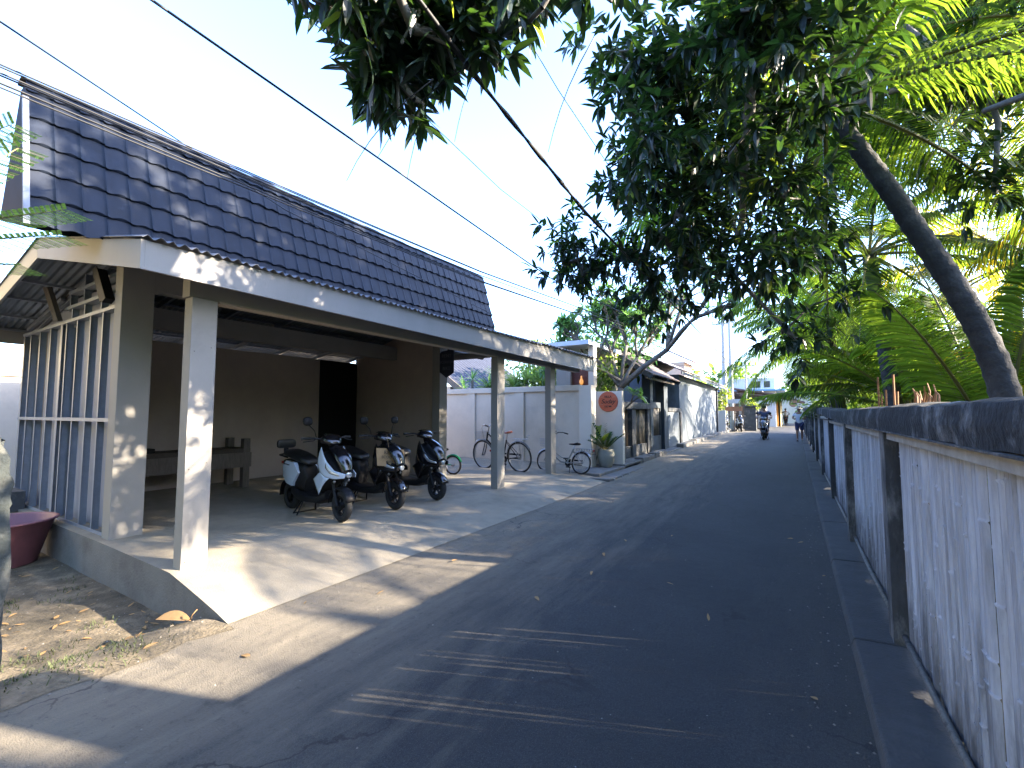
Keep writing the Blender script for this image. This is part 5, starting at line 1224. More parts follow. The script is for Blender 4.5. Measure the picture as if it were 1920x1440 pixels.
# --- pedestrian by the fence, walking towards us
PD = empty('person', 'pedestrian in a brimmed hat, white shirt and dark blue shorts walking beside the fence', 'person', (.22, 26.4, gz(26.4)), rad(-90))
ch = []
pel = (0, 0, .92, .135); che = (0, 0, 1.2, .145); shl = (0, 0, 1.36, .11); nk = (.01, 0, 1.44, .055)
ch.append([pel, (0, 0, 1.06, .13), che, shl, nk])
for s, fx in ((-1, .10), (1, -.06)):
    ch.append([shl, (0, s * .17, 1.34, .058), (.02, s * .27, 1.12, .044), (.16, s * .20, 1.08, .034)]); hand(ch, (.16, s * .20, 1.08, .034), (.8, -s * .4, .1), (0, 0, 1), .7)
    ch.append([pel, (0, s * .09, .86, .09), (fx * .6, s * .10, .47, .06), (fx - .03 * (1 if fx > 0 else 2), s * .10, .10, .038), (fx + .14, s * .11, .035, .032)])
c = head_parts(ch, nk, 0, (1, 0, 0)); bo = skin_obj('body', ch, M_skin, PD); face(c, (1, 0, 0), bo)
ch = [[(0, 0, .84, .17), (0, 0, .95, .165), (0, 0, 1.06, .155), (0, 0, 1.2, .165), (0, 0, 1.35, .125)]]
for s in (-1, 1): ch.append([(0, 0, 1.35, .125), (0, s * .17, 1.34, .082), (.01, s * .24, 1.19, .072)])
skin_obj('shirt', ch, M_wshirt, PD)
ch = []
for s, fx in ((-1, .10), (1, -.06)): ch.append([(0, 0, .90, .155), (0, s * .09, .84, .115), (fx * .55, s * .10, .50, .092)])
skin_obj('shorts', ch, M_short, PD)
b = MB(); b.lathe([(.001, .125), (.06, .12), (.09, .08), (.098, .02), (.12, .01), (.19, -.02), (.192, -.026), (.10, .0)], (c.x - .01, c.y, c.z + .03), 24); b.build('hat', M_hat, PD, smooth='all')
for s, fx in ((-1, .10), (1, -.06)):
    b = MB(); b.box(fx - .10, fx + .19, s * .11 - .045, s * .11 + .045, .002, .028); b.build('sandal', M_dark, PD, bevel=.01)

# ================= MANGO TREE =================
MANGO_PTS=[(-1.31,4.81,5.45),(-1.02,4.63,5.17),(-1.17,4.85,5.34),(-1.35,4.55,5.3),(-1.49,4.6,5.54),(-1.37,5.23,4.82),(-1.09,4.14,4.19),(-1.27,4.66,4.49),(-1.51,4.62,5.03),(-0.83,5.37,5.0),(-0.99,5.27,4.94),(-1.13,5.27,4.78),(-1.24,5.15,5.27),(-1.1,5.11,5.15),(-0.46,4.89,5.53),(-0.29,4.18,4.85),(-1.02,5.19,5.27),(-0.63,4.6,5.2),(-0.8,5.56,5.22),(-0.74,4.32,5.07),(-0.72,5.68,6.06),(-0.3,4.48,4.97),(-0.59,6.62,5.85),(-0.42,5.35,6.0),(-0.08,3.96,4.83),(-0.01,4.34,4.79),(-0.07,4.14,4.84),(-0.39,5.26,5.73),(-0.21,4.16,5.08),(-0.19,3.94,4.84),(-1.6,5.49,4.44),(-1.47,5.25,4.72),(-1.31,5.47,4.32),(-1.49,5.37,4.54),(-1.43,4.73,4.08),(-0.78,6.71,4.51),(-1.22,6.94,4.88),(-0.96,5.71,4.25),(-0.52,6.24,4.42),(-1.37,6.33,5.1),(-0.54,6.43,5.13),(-0.52,5.35,4.56),(-0.94,5.53,4.13),(-1.04,6.36,4.44),(-2.33,6.39,3.85),(-2.48,5.64,4.05),(-2.81,6.06,4.04),(-2.72,5.87,3.68),(-2.49,5.93,3.56),(-2.67,5.91,3.78),(-1.03,5.75,3.83),(-1.92,6.92,4.56),(-1.23,6.64,3.72),(-1.07,6.71,3.91),(-1.71,7.12,4.51),(-0.99,5.68,3.67),(-1.22,5.88,4.01),(-1.87,5.88,3.75),(-1.72,6.18,3.67),(-1.29,7.08,3.95),(-0.6,6.62,3.42),(-1.33,7.35,4.26),(-0.85,7.13,3.89),(-1.19,6.81,4.02),(-0.94,6.55,4.15),(-1.65,6.53,3.45),(-1.93,7.16,3.6),(-1.25,7.01,3.26),(-1.86,6.95,3.6),(-1.82,7.17,3.24),(-0.13,5.95,4.79),(0.03,4.76,3.76),(-0.44,4.95,4.05),(-0.26,4.62,4.24),(-0.32,5.57,4.82),(0.14,5.44,3.81),(-0.03,5.12,3.77),(0.19,5.76,3.54),(0.06,6.27,4.24),(0.36,4.61,4.46),(0.27,4.36,4.27),(0.21,4.13,4.71),(0.14,4.03,4.61),(0.08,4.48,4.87),(-0.06,4.66,2.31),(0.04,4.53,2.23),(0.33,4.88,2.63),(-0.17,4.99,3.03),(-0.34,5.55,3.31),(-0.1,5.21,3.25),(0.1,5.63,3.39),(-0.12,5.32,3.23),(1.18,4.49,3.32),(1.3,4.3,3.18),(1.14,4.0,3.04),(1.1,3.94,3.84),(0.97,4.14,4.0)]
OVER_PTS=[(-1.36,1.94,3.71),(-1.96,1.79,3.92),(-1.86,1.86,4.04),(-1.55,1.83,3.65),(-1.46,2.19,3.99),(-1.5,1.77,3.56),(-1.75,1.86,3.8),(-1.35,1.83,3.7),(-1.57,2.31,4.1),(-1.67,1.6,3.52),(-1.92,1.76,3.75),(-1.75,1.9,3.56),(-1.8,2.06,3.79),(-1.78,1.75,3.49),(-1.62,1.86,3.56),(-1.96,1.91,3.69),(-1.5,2.14,3.81),(-1.53,1.87,3.5),(-1.7,2.02,3.8),(-1.75,2.11,3.75),(-1.33,1.98,3.48),(-1.71,1.87,3.64),(-1.6,1.36,3.52),(-1.62,1.58,3.65),(-1.84,1.54,3.64),(-1.97,1.57,3.8),(-1.76,1.79,3.37),(-1.76,1.86,3.32),(-1.84,1.75,3.28),(-1.02,1.94,3.67),(-1.15,2.25,3.97),(-1.18,2.31,3.98),(-1.99,1.3,3.68),(-0.75,2.22,3.79)]

def rosette(b, p, axis, n, L, W, mi_fn, spread=1.0, droop=.35):
    axis = axis.normalized(); o = axis.orthogonal().normalized(); q = axis.cross(o)
    for k in range(n):
        a = 2.4 * k + R_.uniform(-.3, .3); r = o * math.cos(a) + q * math.sin(a); el = R_.uniform(.0, .8)
        d = (r * spread + axis * (.2 + el) + V(0, 0, -droop * R_.uniform(.1, 1.3))).normalized()
        leaf(b, p + axis * R_.uniform(-.05, .05), d, V(r.x * .2, r.y * .2, 1), L * R_.uniform(.65, 1.15), W * R_.uniform(.8, 1.15), R_.uniform(.05, .35), R_.uniform(.1, .35), 4, mi_fn())
MG = empty('mango_tree', 'large dark-leaved mango tree overhanging the road from behind the fence, one bunch hanging overhead', 'tree', (3.1, 3.2, -.03))
def mg(b, name, m, **k):
    o = b.build(name, m, MG, **k); o.location = (-3.1, -3.2, .03); return o
for i_ in range(len(MANGO_PTS)):
    if MANGO_PTS[i_][2] < 2.7: q_ = Vector(MANGO_PTS[i_]) - V(0, 0, 1.6); MANGO_PTS[i_] = tuple(V(0, 0, 1.6) + q_ * 1.45)
    if MANGO_PTS[i_][0] > .9: q_ = Vector(MANGO_PTS[i_]) - V(0, 0, 1.6); MANGO_PTS[i_] = tuple(V(0, 0, 1.6) + q_ * 1.75)
shade = []  # unseen leaf clusters added along the sun's path to shade roof and road
rs = random.Random(5)
for k in range(118):
    x = rs.uniform(.2, 6.5); shade.append((x, rs.uniform(1.2, 10) + (x + 5.7) * .404, 3.8 + (x + 5.7) * .503 + rs.uniform(-.7, 1.1)))
for k in range(14): shade.append((rs.uniform(.3, 3.0), rs.uniform(7.0, 12), rs.uniform(5.2, 7.2)))
for q_ in ((2.0, 2.9, 3.7), (2.4, 3.0, 3.4), (3.0, 3.3, 4.3), (2.4, 1.6, 2.9), (2.9, 2.3, 3.3), (2.2, 2.2, 2.6), (3.3, 1.9, 3.6), (2.7, 1.2, 3.1)): shade.append(q_)

def grow(b, roots, targets, seedr=.011, nmin=.006):
    """join every target to the nearest node already grown; thicker where more hangs on it"""
    nodes = [Vector(p) for p in roots]; par = [-1 if i == 0 else i - 1 for i in range(len(roots))]; order = sorted(targets, key=lambda t: min((Vector(t) - n).length for n in nodes))
    for t in order:
        t = Vector(t); best = min(range(len(nodes)), key=lambda i: (nodes[i] - t).length + .15 * i / len(nodes))
        p = nodes[best]; mid = p.lerp(t, .5) + V(R_.gauss(0, .08), R_.gauss(0, .08), R_.gauss(0, .08) + .06)
        nodes.append(mid); par.append(best); nodes.append(t); par.append(len(nodes) - 2)
    cnt = [1] * len(nodes)
    for i in range(len(nodes) - 1, 0, -1): cnt[par[i]] += cnt[i]
    rr = [max(nmin, seedr * c ** .5) for c in cnt]
    for i in range(len(roots), len(nodes)):
        p = par[i]; b.tube([nodes[p], nodes[i]], [min(rr[p], rr[i] * 1.5), rr[i]], 6, cap=False)
    return nodes, rr
b = MB()
trunk = [(3.1, 3.2, -.3), (3.0, 3.3, 1.6), (2.8, 3.5, 3.4), (2.3, 3.9, 5.2), (1.4, 4.2, 6.3), (.4, 4.35, 6.6)]
b.tube(trunk, [.30, .25, .22, .19, .15, .11], 12); q = mg(b, 'trunk', M_bark2, smooth='all')
b = MB()
limb1 = [(.4, 4.35, 6.6), (-.1, 4.5, 5.7), (-.2, 4.7, 4.9), (-.35, 5.1, 4.2), (-.4, 5.4, 3.7)]
b.tube(limb1, [.10, .075, .06, .045, .03], 8)
limb2 = [(.4, 4.35, 6.6), (.25, 4.7, 5.4), (-.1, 5.3, 4.85), (-.8, 5.8, 4.4), (-1.6, 6.3, 4.0)]
b.tube(limb2, [.08, .07, .06, .045, .03], 8)
limb3 = [(2.3, 3.9, 5.2), (1.2, 2.6, 5.9), (0, 1.9, 5.6), (-1.1, 1.8, 4.6), (-1.5, 1.85, 4.0)]
b.tube(limb3, [.11, .09, .07, .04, .025], 8)
limb4 = [(2.3, 3.9, 5.2), (2.5, 4.6, 4.5), (1.6, 4.6, 3.9), (1.2, 4.3, 3.7)]; b.tube(limb4, [.06, .05, .03, .02], 8)
limb5 = [(2.8, 3.5, 3.4), (3.4, 5, 6), (3.4, 7.5, 8), (3.0, 9.5, 8.5)]; b.tube(limb5, [.15, .12, .09, .05], 8)
all_t = MANGO_PTS + shade
main = [p for p in MANGO_PTS]
nodes1, r1 = grow(b, limb2 + limb1[1:], main)
nodes2, r2 = grow(b, [limb3[0], limb3[1], limb3[2], limb3[3], limb3[4]], OVER_PTS, .008, .004)
nodes3, r3 = grow(b, limb5 + [(1.4, 4.2, 6.3)], shade, .014)
mg(b, 'branches', M_bark2, smooth='all')
b = MB()
def mfn(): return 1 if R_.random() < .05 else 0
for p in MANGO_PTS:
    p = Vector(p)
    for k in range(15):
        d = V(R_.gauss(0, 1), R_.gauss(0, 1), R_.gauss(0, .8)).normalized(); c = p + d * R_.uniform(.05, .55)
        rosette(b, c, (d + V(0, 0, .1)), R_.randint(7, 11), .19, .052, mfn)
for p in shade:
    p = Vector(p)
    for k in range(10):
        d = V(R_.gauss(0, 1), R_.gauss(0, 1), R_.gauss(0, .7)).normalized(); c = p + d * R_.uniform(.05, .55)
        rosette(b, c, (d + V(0, 0, .1)), 9, .27, .085, mfn)
mg(b, 'crown', [M_mango, M_mangoy], fixn=False)
b = MB()
for p in OVER_PTS:
    p = Vector(p) + V(-.09, -.05, .09)
    for k in range(8):
        d = V(R_.gauss(0, 1), R_.gauss(0, 1), R_.gauss(0, .8)).normalized(); c = p + d * R_.uniform(.03, .24) + V(0, 0, .10)
        rosette(b, c, (d + V(0, 0, -.1)), R_.randint(6, 10), .185, .050, lambda: 1 if R_.random() < .02 else 0)
mg(b, 'overhanging_bunch', [M_mango, M_mangoy], fixn=False)
for k in range(5):
    b = MB(); p = Vector(OVER_PTS[R_.randrange(len(OVER_PTS))]) + V(-.1, .0, -.15); pts = [p]
    q_ = V(R_.uniform(-.25, .05), R_.uniform(-.1, .1), -.1)
    for j in range(5): q_ = q_ * .8 + V(0, 0, -.03); pts.append(pts[-1] + q_ * .8)
    b.tube(pts, [.004, .0035, .003, .0025, .002, .0015], 5)
    mg(b, 'bare_twig', M_cable, smooth='all')

# ================= PALMS =================
def frond(b, base, az, el, L, droop, nl=64, ll=.62, lw=.034, hang=.6, twist=0, fold=.5, bend=0.0):
    d0 = V(math.cos(az) * math.cos(el), math.sin(az) * math.cos(el), math.sin(el)); pts = []; n = 14; sd_ = V(-math.sin(az), math.cos(az), 0)
    for i in range(n + 1):
        t = i / n; pts.append(Vector(base) + d0 * L * t + V(0, 0, -droop * L * t * t) + sd_ * bend * L * t * t)
    b.tube(pts, [.030 * (1 - .88 * i / n) + .003 for i in range(n + 1)], 6, cap=False, mi=1)
    for k in range(nl):
        t = .16 + .84 * (k + .5) / nl; f = t * n; i = min(n - 1, int(f)); p = pts[i].lerp(pts[i + 1], f - i); tan = (pts[i + 1] - pts[i]).normalized()
        side = tan.cross(V(0, 0, 1)); side = side.normalized() if side.length > .05 else sd_.copy(); up = side.cross(tan).normalized()
        ln = ll * (math.sin(math.pi * (t * .86 + .10)) ** .6) * R_.uniform(.9, 1.08)
        for s in (-1, 1):
            d = (side * s * 1.0 + tan * (.35 + .55 * t) + up * (fold * .35) + V(R_.gauss(0, .04), R_.gauss(0, .04), R_.gauss(0, .04))).normalized()
            m0 = p + d * ln * .45 + V(0, 0, -hang * ln * .10); m1 = p + d * ln * .8 + V(0, 0, -hang * ln * .38); tip = p + d * ln * .97 + V(0, 0, -hang * ln * .75)
            w_ = (tan * .9 + up * .25 * s).normalized() * lw * .5
            v = len(b.v); b.v.extend([tuple(p - w_ * .5), tuple(p + w_ * .5), tuple(m0 - w_), tuple(m0 + w_), tuple(m1 - w_ * .75), tuple(m1 + w_ * .75), tuple(tip)])
            b.f.extend([(v, v + 1, v + 3, v + 2), (v + 2, v + 3, v + 5, v + 4), (v + 4, v + 5, v + 6)]); b.m.extend([0] * 3)
def palm(label, base, top, fronds, m=None, rt=(.17, .12), trunk_mid=None, nuts=False, group=None, ring=True, nm='coconut_palm'):
    o = empty(nm, label, 'palm tree', base, 0, group); B = Vector(base); T_ = Vector(top) - B
    b = MB(); n = 150; mids = [Vector((0, 0, -.3))] + [Vector(q) - B for q in (trunk_mid or [])] + [T_]
    if len(mids) == 2: mids.insert(1, mids[0].lerp(mids[1], .5) + V(0, 0, .02))
    def cr(P, t):
        f = t * (len(P) - 1); i = min(len(P) - 2, int(f)); u = f - i; g = lambda k: P[max(0, min(len(P) - 1, k))]
        a, b_, c, d = g(i - 1), g(i), g(i + 1), g(i + 2); return .5 * ((2 * b_) + (c - a) * u + (2 * a - 5 * b_ + 4 * c - d) * u * u + (3 * b_ - a - 3 * c + d) * u ** 3)
    if T_.z > .8:
        pts = [cr(mids, i / n) for i in range(n + 1)]
        b.tube(pts, [(rt[0] + (rt[1] - rt[0]) * (i / n) ** .7 + (.06 * max(0, 1 - i / 16))) * (1 + (.085 if i % 4 == 0 else .03 if i % 4 == 3 else 0) + .03 * noise.noise(V(i * .3, 0, 0))) for i in range(n + 1)], 18)
        b.build('trunk', M_bark, o, smooth='all')
    b = MB()
    for f in fronds: frond(b, T_, *f[:4], **(f[4] if len(f) > 4 else {}))
    b.build('crown', [m or M_palm, M_rachis], o, fixn=False)
    if nuts:
        for k in range(9):
            b = MB(); a = 2.1 * k; b.lathe([(.001, .11), (.06, .09), (.085, 0), (.06, -.09), (.001, -.11)], T_ + V(math.cos(a) * .2, math.sin(a) * .2, -.18 - .07 * (k % 3)), 12)
            b.build('coconut', M_rachis, o, smooth='all')
    return o
def ring_fronds(n, L, el0, el1, droop, az0=0, **kw):
    out_ = []
    for k in range(n):
        t = k / max(1, n - 1); az = az0 + 2.4 * k + R_.uniform(-.15, .15)
        out_.append((az, rad(el0 + (el1 - el0) * t + R_.uniform(-5, 5)), L * R_.uniform(.85, 1.1), droop * R_.uniform(.8, 1.2), kw))
    return out_
palm('leaning coconut palm with ringed grey trunk arching over the fence towards the road', (1.75, 6.0, 0), (.42, 6.0, 5.05),
     [f for f in ring_fronds(21, 3.1, 62, -22, .42, ll=.60, hang=1.0) if not (185 < math.degrees(f[0]) % 360 < 300 and f[1] < rad(40))], rt=(.128, .078), trunk_mid=[(1.66, 6.0, 1.9), (1.05, 6.0, 3.65)], nuts=True)
palm('young trunkless palm with tall upright bright green fronds behind the fence near the leaning trunk', (2.6, 9.6, 0), (2.6, 9.6, .9), ring_fronds(8, 4.4, 82, 46, .28, ll=.75, nl=80), m=M_palm)
palm('short palm with wide sunlit yellow fronds at the right, behind the leaning trunk', (5.2, 9.5, 0), (5.2, 9.5, 2.4), ring_fronds(16, 4.2, 78, -5, .36, ll=.75, nl=76), m=M_palmy)
palm('bushy young palm behind the fence midway along, fronds arching to the road', (2.3, 13.6, 0), (2.3, 13.6, 1.6), ring_fronds(18, 3.9, 80, 30, .34, ll=.7, nl=74), m=M_palm)
palm('coconut palm whose drooping fronds hang over the fence far along, tallest of the roadside row', (1.5, 18.0, 0), (1.0, 17.5, 4.7), ring_fronds(32, 3.3, 65, -24, .45, ll=.7, hang=1.1, nl=70), m=M_palm)
palm('yellowish palm crown rising behind the bushy young palm', (4.6, 15.5, 0), (4.6, 15.5, 5.2), ring_fronds(18, 4.2, 70, -20, .40, ll=.7, hang=.8), m=M_palmy)
palm('dark palm with low hanging fronds at the far end of the fence', (1.5, 24.0, 0), (1.4, 24.0, 4.8), ring_fronds(30, 3.2, 70, -14, .42, ll=.7, hang=1.1, nl=44), m=M_palm)
palm('tall palm standing deep in the grove at the right edge', (8.2, 12, 0), (8.0, 11.8, 6.0), ring_fronds(13, 4.4, 65, -28, .42, ll=.8, hang=.9), m=M_palmy)
palm('tall palm deep in the grove above the yellowish crown', (6.5, 14.0, 0), (6.0, 14.0, 8.8), ring_fronds(20, 4.4, 65, -28, .42, ll=.8, hang=.9), m=M_palmy)
palm('low palm with dark fronds just behind the fence before the leaning trunk', (4.4, 5.6, 0), (4.4, 5.6, .7), ring_fronds(10, 3.2, 70, 25, .35, ll=.6), m=M_palm)
palm('palm crown hanging dark fronds just behind the fence between the mango and the leaning trunk', (2.0, 12.4, 0), (1.5, 12.2, 5.0), ring_fronds(17, 3.0, 60, -20, .45, ll=.62, hang=1.1, nl=70), m=M_palm)
palm('tall palm crown high behind the leaning trunk', (3.8, 9.8, 0), (3.6, 9.4, 7.2), ring_fronds(22, 3.8, 60, -26, .42, ll=.75, hang=1, nl=74), m=M_palm)
palm('tall yellowing palm crown behind and right of the leaning trunk', (5.8, 9.0, 0), (5.6, 8.8, 5.6), ring_fronds(14, 3.8, 60, -26, .42, ll=.75, hang=1, nl=74), m=M_palmy)
palm('low palm with dense dark arching fronds filling the gap above the far fence', (2.4, 20.8, 0), (2.3, 20.8, 3.2), ring_fronds(26, 2.8, 75, 5, .42, ll=.62, hang=1.1, nl=66), m=M_palm)
palm('low bushy palm close behind the fence where the dark crown hangs', (2.6, 15.6, 0), (2.2, 15.6, 2.2), ring_fronds(22, 3.0, 75, 8, .42, ll=.62, hang=1.1, nl=66), m=M_palm)
palm('slender far palm behind the hanging fronds at the end of the fence', (3.2, 32, 0), (3.0, 32, 6.2), ring_fronds(18, 4.2, 65, -25, .42, ll=.75, hang=1), m=M_palm)
# dense undergrowth behind the fence
bush('undergrowth_shrub', 'broad-leaved shrub filling the ground behind the fence near the palm trunk', (3.4, 7.5, 0), [(0, 0, 1.3, 1.1), (.8, 1.2, 1.6, 1.2), (.2, 2.6, 1.3, 1.1)], 1500, .26, .11, M_bush, group=None)
bush('undergrowth_shrub', 'broad-leaved shrub behind the middle of the fence under the bushy palm', (3.2, 14.5, 0), [(0, 0, 1.4, 1.3), (.3, 2.6, 1.6, 1.4), (-.6, 5.0, 1.5, 1.3)], 1300, .3, .13, M_bush)
bush('undergrowth_shrub', 'leafy shrub at the far end of the fence overhanging its cap', (1.9, 27, 0), [(0, -3, 1.8, 1.2), (.3, 0, 2.2, 1.6), (-.2, 4, 2.6, 1.8), (.6, 2, 3.6, 1.6)], 1900, .3, .13, M_bush)
for i, (x, y, h, r) in enumerate([(12, 14, 7, 4.2), (14, 24, 8, 5), (9, 34, 8, 5), (16, 8, 8, 4.5), (10, 22, 4, 3)]):
    bush('grove_tree', ['dense tree closing the view behind the right-hand palms', 'second dense tree deeper in the grove to the right', 'tree at the back of the grove beyond the far palms', 'rightmost dense tree of the grove', 'low round tree in the grove behind the tallest roadside palm'][i], (x, y, 0), [(0, 0, h * .62, r), (-r * .5, r * .5, h * .42, r * .7), (r * .5, -r * .5, h * .42, r * .7)], 2600, .55, .28, M_bush, cat='tree')

# unseen trees added behind the viewer to cut sky light on the lane
for i, (x, y, h, r) in enumerate([(3.5, -5.5, 7, 4.0), (-8, -6.5, 8, 4.2), (-1.5, -9, 8, 4.5)]):
    bush('lane_tree', ['broad tree behind the fence at the near end of the lane', 'leafy tree on the dirt lot at the near end of the lane', 'tall tree closing the near end of the lane'][i], (x, y, -.05), [(0, 0, h * .62, r), (-r * .5, r * .4, h * .5, r * .6), (r * .5, -r * .4, h * .5, r * .6)], 2400, .6, .3, M_bush, cat='tree')

for k in range(8):  # unseen row of trees, added to hold back low eastern sky light
    y = -5 + 4.6 * k
    bush('grove_tree', '%s tree from the near end in the row behind the palm grove' % ['first', 'second', 'third', 'fourth', 'fifth', 'sixth', 'seventh', 'eighth'][k], (12.5 + (k % 3), y, 0), [(0, 0, 4.6, 2.6), (-.8, 1.6, 3.0, 2.4), (.8, -1.6, 3.0, 2.4), (0, 0, 1.6, 2.2)], 1500, .62, .34, M_bush, cat='tree', group='back row of the palm grove')

# ================= FRANGIPANI =================
FG = empty('frangipani_tree', 'bare-branched frangipani with long leaves at its tips beside the round-sign wall', 'tree', (-4.25, 12.85, .15))
def fgp(b, name, m, **k):
    o = b.build(name, m, FG, **k); o.location = (4.25, -12.85, -.15); return o
b = MB(); bt = MB(); bl = MB()
b.tube([(-4.25, 12.85, .1), (-4.22, 12.87, .9), (-4.3, 12.87, 1.7), (-4.27, 12.9, 2.35)], [.11, .085, .08, .085], 10); fgp(b, 'trunk', M_bark2, smooth='all')
tips = []
def branch(p, d, L, r, lv):
    d = d.normalized(); q = p + d * L; m_ = p.lerp(q, .5) + V(R_.gauss(0, .04), R_.gauss(0, .04), .05) * L
    bt.tube([p, m_, q], [r, r * .88, r * .75], 8)
    if lv == 0: tips.append((q, d)); return
    for k in range(R_.choice([3, 3, 4])):
        nd = (d + V(R_.gauss(0, .55), R_.gauss(0, .55), R_.gauss(.12, .35))).normalized(); branch(q, nd, L * R_.uniform(.55, .8), r * .68, lv - 1)
fk = V(-4.27, 12.9, 2.35)
branch(fk, V(1.0, -.1, .72), 1.7, .085, 3); branch(fk, V(-.75, .0, .9), 1.1, .06, 3); branch(fk, V(-.35, .3, 1), 1.2, .06, 3); branch(fk, V(.1, .2, 1), 1.3, .06, 3); branch(fk, V(.35, .5, .9), 1.1, .06, 3)
branch(fk + V(0, 0, .2), V(-1, -.2, .5), 1.2, .05, 2); branch(V(-4.25, 12.85, 1.55), V(.5, -.2, .5), .5, .035, 1)
fgp(bt, 'branches', M_bark2, smooth='all')
for q, d in tips:
    for k in range(R_.randint(10, 16)):
        a = 2.4 * k; o_ = d.orthogonal().normalized(); r = o_ * math.cos(a) + d.cross(o_) * math.sin(a)
        leaf(bl, q + d * R_.uniform(-.08, .03), r + d * R_.uniform(.1, .9), V(0, 0, 1), R_.uniform(.2, .36), R_.uniform(.07, .10), R_.uniform(.1, .4), .2, 4)
fgp(bl, 'leaves', M_frang, fixn=False)
# second pale tree rising left of it over the villa canopy
bush('shade_tree', 'pale green leafy tree rising behind the villa canopy', (-6.2, 16.2, 0), [(.2, 0, 4.7, 1.3), (1.6, .3, 5.3, 1.2), (-1.2, .4, 4.2, 1.2), (1.0, 0, 3.8, 1.2)], 2000, .26, .09, M_frang, cat='tree')
bush('shade_tree', 'yellow-green sunlit tree crown low behind the villa canopy', (-9.2, 16.5, 0), [(0, 0, 3.7, 1.1), (1.6, .3, 3.9, 1.0), (3.0, 0, 3.5, .9)], 1300, .24, .11, M_yucca, cat='tree')
# garden plants behind the compound wall
def spiky(label, loc, r, n, m=M_yucca):
    o = empty('spiky_plant', label, 'plant', loc); b = MB()
    for cx, cy, cz in ((0, 0, 0), (.5, .2, -.25), (-.45, .15, -.3)):
        for k in range(n):
            a = R_.uniform(0, 6.283); e = math.asin(R_.uniform(-.35, 1)); d = V(math.cos(a) * math.cos(e), math.sin(a) * math.cos(e), math.sin(e))
            leaf(b, V(cx, cy, cz), d, V(0, 0, 1), r * R_.uniform(.7, 1.1), .045, R_.uniform(.05, .45), .2, 4)
    b.build('leaves', m, o, fixn=False)
    b = MB()
    for cx, cy, cz in ((0, 0, 0), (.5, .2, -.25), (-.45, .15, -.3)): b.tube([(cx * .2, 0, -loc[2]), (cx, cy, cz)], [.06, .05], 8)
    b.build('stem', M_bark2, o, smooth='all'); return o
spiky('bright green spiky-leaved plant behind the compound wall, left of the second column', (-8.35, 12.6, 2.75), .75, 90)
spiky('bright green spiky-leaved plant behind the compound wall, right of the second column', (-7.25, 12.6, 2.65), .75, 90)
spiky('dull grey-green spiky plant against the dark slate roof', (-9.35, 12.5, 2.75), .6, 26, M_frang)
bush('garden_bush', 'dark leafy bush behind the compound wall between the columns', (-6.2, 12.9, 0), [(-.9, .3, 2.3, .9), (.0, .3, 2.4, .9), (.9, .2, 2.5, .8), (1.4, .3, 2.9, .6)], 1700, .2, .07, M_bush)
bush('garden_bush', 'leafy bush filling the courtyard behind the old dark garden wall', (-6.0, 15.5, 0), [(0, 0, 2.3, .8), (.5, -1, 2.6, .7), (.9, -1.6, 2.0, .5)], 1100, .22, .1, M_bush)
# feathery foreground branch at the left
o = empty('feathery_branch', 'blurred feathery green branch reaching in at the left edge', 'branch', (-4.50, .30, 2.33))
b = MB(); bb_ = MB()
for (p0, p1, n_) in (((.1, .3, .50), (.42, .62, .62), 8), ((.05, .2, .70), (.30, .42, .98), 6), ((.1, .25, .35), (.44, .60, .44), 8), ((.0, .2, 1.0), (.20, .40, 1.16), 5), ((.1, .2, .2), (.3, .45, .22), 6)):
    p0, p1 = Vector(p0), Vector(p1); bb_.tube([V(-.3, -.3, -.5), p0.lerp(V(-.3, -.3, 0), .4), p0, p1], [.02, .012, .008, .003], 5)
    for k in range(n_):
        q = p0.lerp(p1, (k + 1) / n_)
        for s in (-1, 1):
            dd = (p1 - p0).normalized(); sd_ = dd.cross(V(0, 0, 1)).normalized() * s; e = q + sd_ * .13 + dd * .07 + V(0, 0, -.03)
            bb_.tube([q, e], .0012, 4)
            for j in range(16):
                c = q.lerp(e, (j + .5) / 16)
                for s2 in (-1, 1): leaf(b, c, dd * s2 + sd_ * .4, V(0, 0, 1), .032, .010, .1, 0, 2)
b.build('leaflets', M_bush, o, fixn=False); bb_.build('twigs', M_rachis, o, smooth='all')

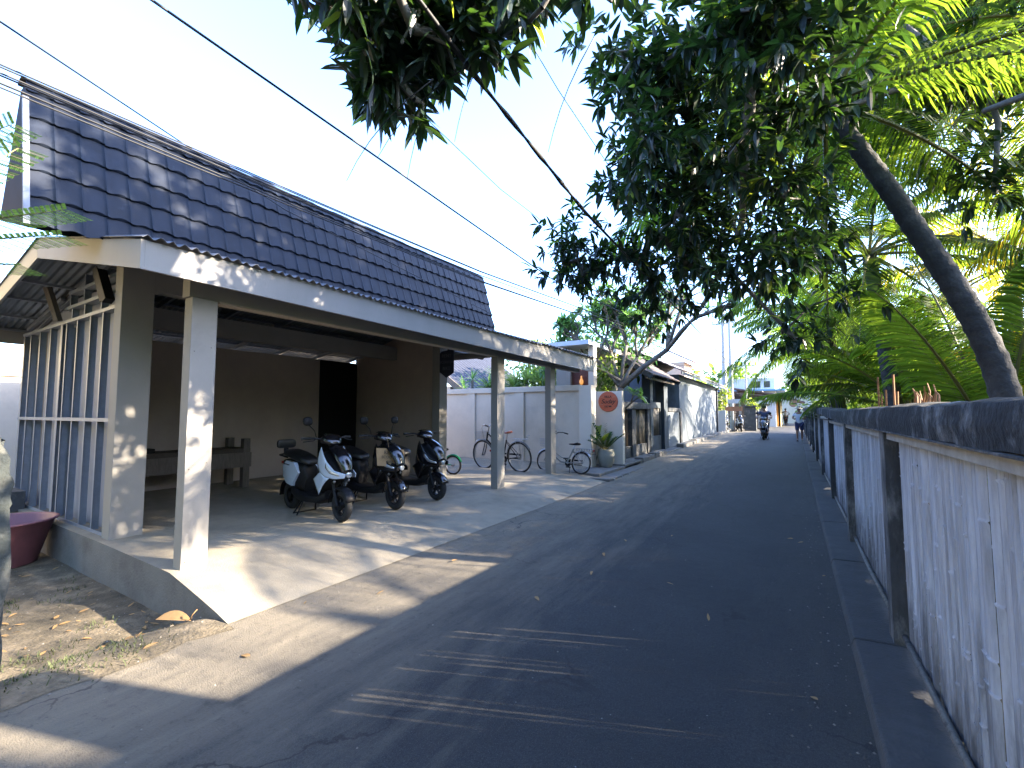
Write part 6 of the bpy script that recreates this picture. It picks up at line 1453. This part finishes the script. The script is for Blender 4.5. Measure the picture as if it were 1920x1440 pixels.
# ================= CABLES =================
def cable(label, pts, r, group=None, sag=0.0, twist=False):
    b = MB(); P = []
    for i in range(len(pts) - 1):
        a, c = Vector(pts[i]), Vector(pts[i + 1]); n = 14
        for k in range(n + (1 if i == len(pts) - 2 else 0)):
            t = k / n; P.append(a.lerp(c, t) + V(0, 0, -sag * 4 * t * (1 - t)))
    o_ = P[0].copy(); b.tube([p - o_ for p in P], [r * (1 + (.35 * math.sin(i * 1.9) if twist else 0)) for i in range(len(P))], 6)
    o = b.build('overhead_cable', M_cable, smooth='all'); o.location = o_; tag(o, label, 'cable', group)
g_ = 'bundle of thin cables strung in front of the tiled roof'
for k in range(7):
    z = R_.uniform(-.09, .09) - .05; x = R_.uniform(-.06, .06)
    cable('thin black cable in the loose bundle strung in front of the tiled roof', [(-3.95 + x, -6, 3.66 + z * .4), (-4.0 + x, 5.5, 3.72 + z), (-4.2 + x * .5, 37, 5.6 + z * 2)], .006, g_, .05)
cable('single black cable crossing the open sky from top left to the frangipani', [(-2.6, -6, 3.9), (-2.55, .82, 3.58), (-2.5, 4.91, 3.27), (-3.6, 37, 5.0)], .007)
cable('black cable running from upper left down onto the tiled roof ridge', [(-3.0, -3, 2.9), (-3.5, .5, 3.67), (-5.0, 1.95, 4.24), (-5.65, 3.4, 4.3), (-5.4, 9, 3.6)], .006)
cable('thick twisted black cable hanging down from the overhead bunch to the mango canopy', [(.1, -4, 3.1), (-.8, 1.07, 2.64), (-.8, 1.93, 2.54), (-1.6, 9, 2.9)], .009, twist=True) if False else cable('thick twisted black cable hanging from the overhead leaves to the mango canopy', [(-1.2, -4, 4.2), (-1.5, 2.01, 3.55), (-1.5, 3.62, 3.37), (-3.4, 37, 4.6)], .013, twist=True)
cable('hair-thin cable high in the sky right of the overhead bunch', [(-1.2, -3, 3.9), (-1.3, 2.16, 3.9), (-1.3, 2.69, 3.82), (-3.2, 38, 5.2)], .003)
cable('faint thin cable low in the sky left of the thick twisted cable', [(-2.2, -4, 3.9), (-2.3, 2.36, 3.85), (-2.3, 3.5, 3.73), (-3.8, 37, 5.1)], .003)
for k in range(5):
    cable('pale drooping service wire between the far poles', [(-4.35 + .3 * k, 37.4, 8.0 - .8 * k), (-9, 30 + 2 * k, 5.5)], .012, 'service wires at the far poles', .3)
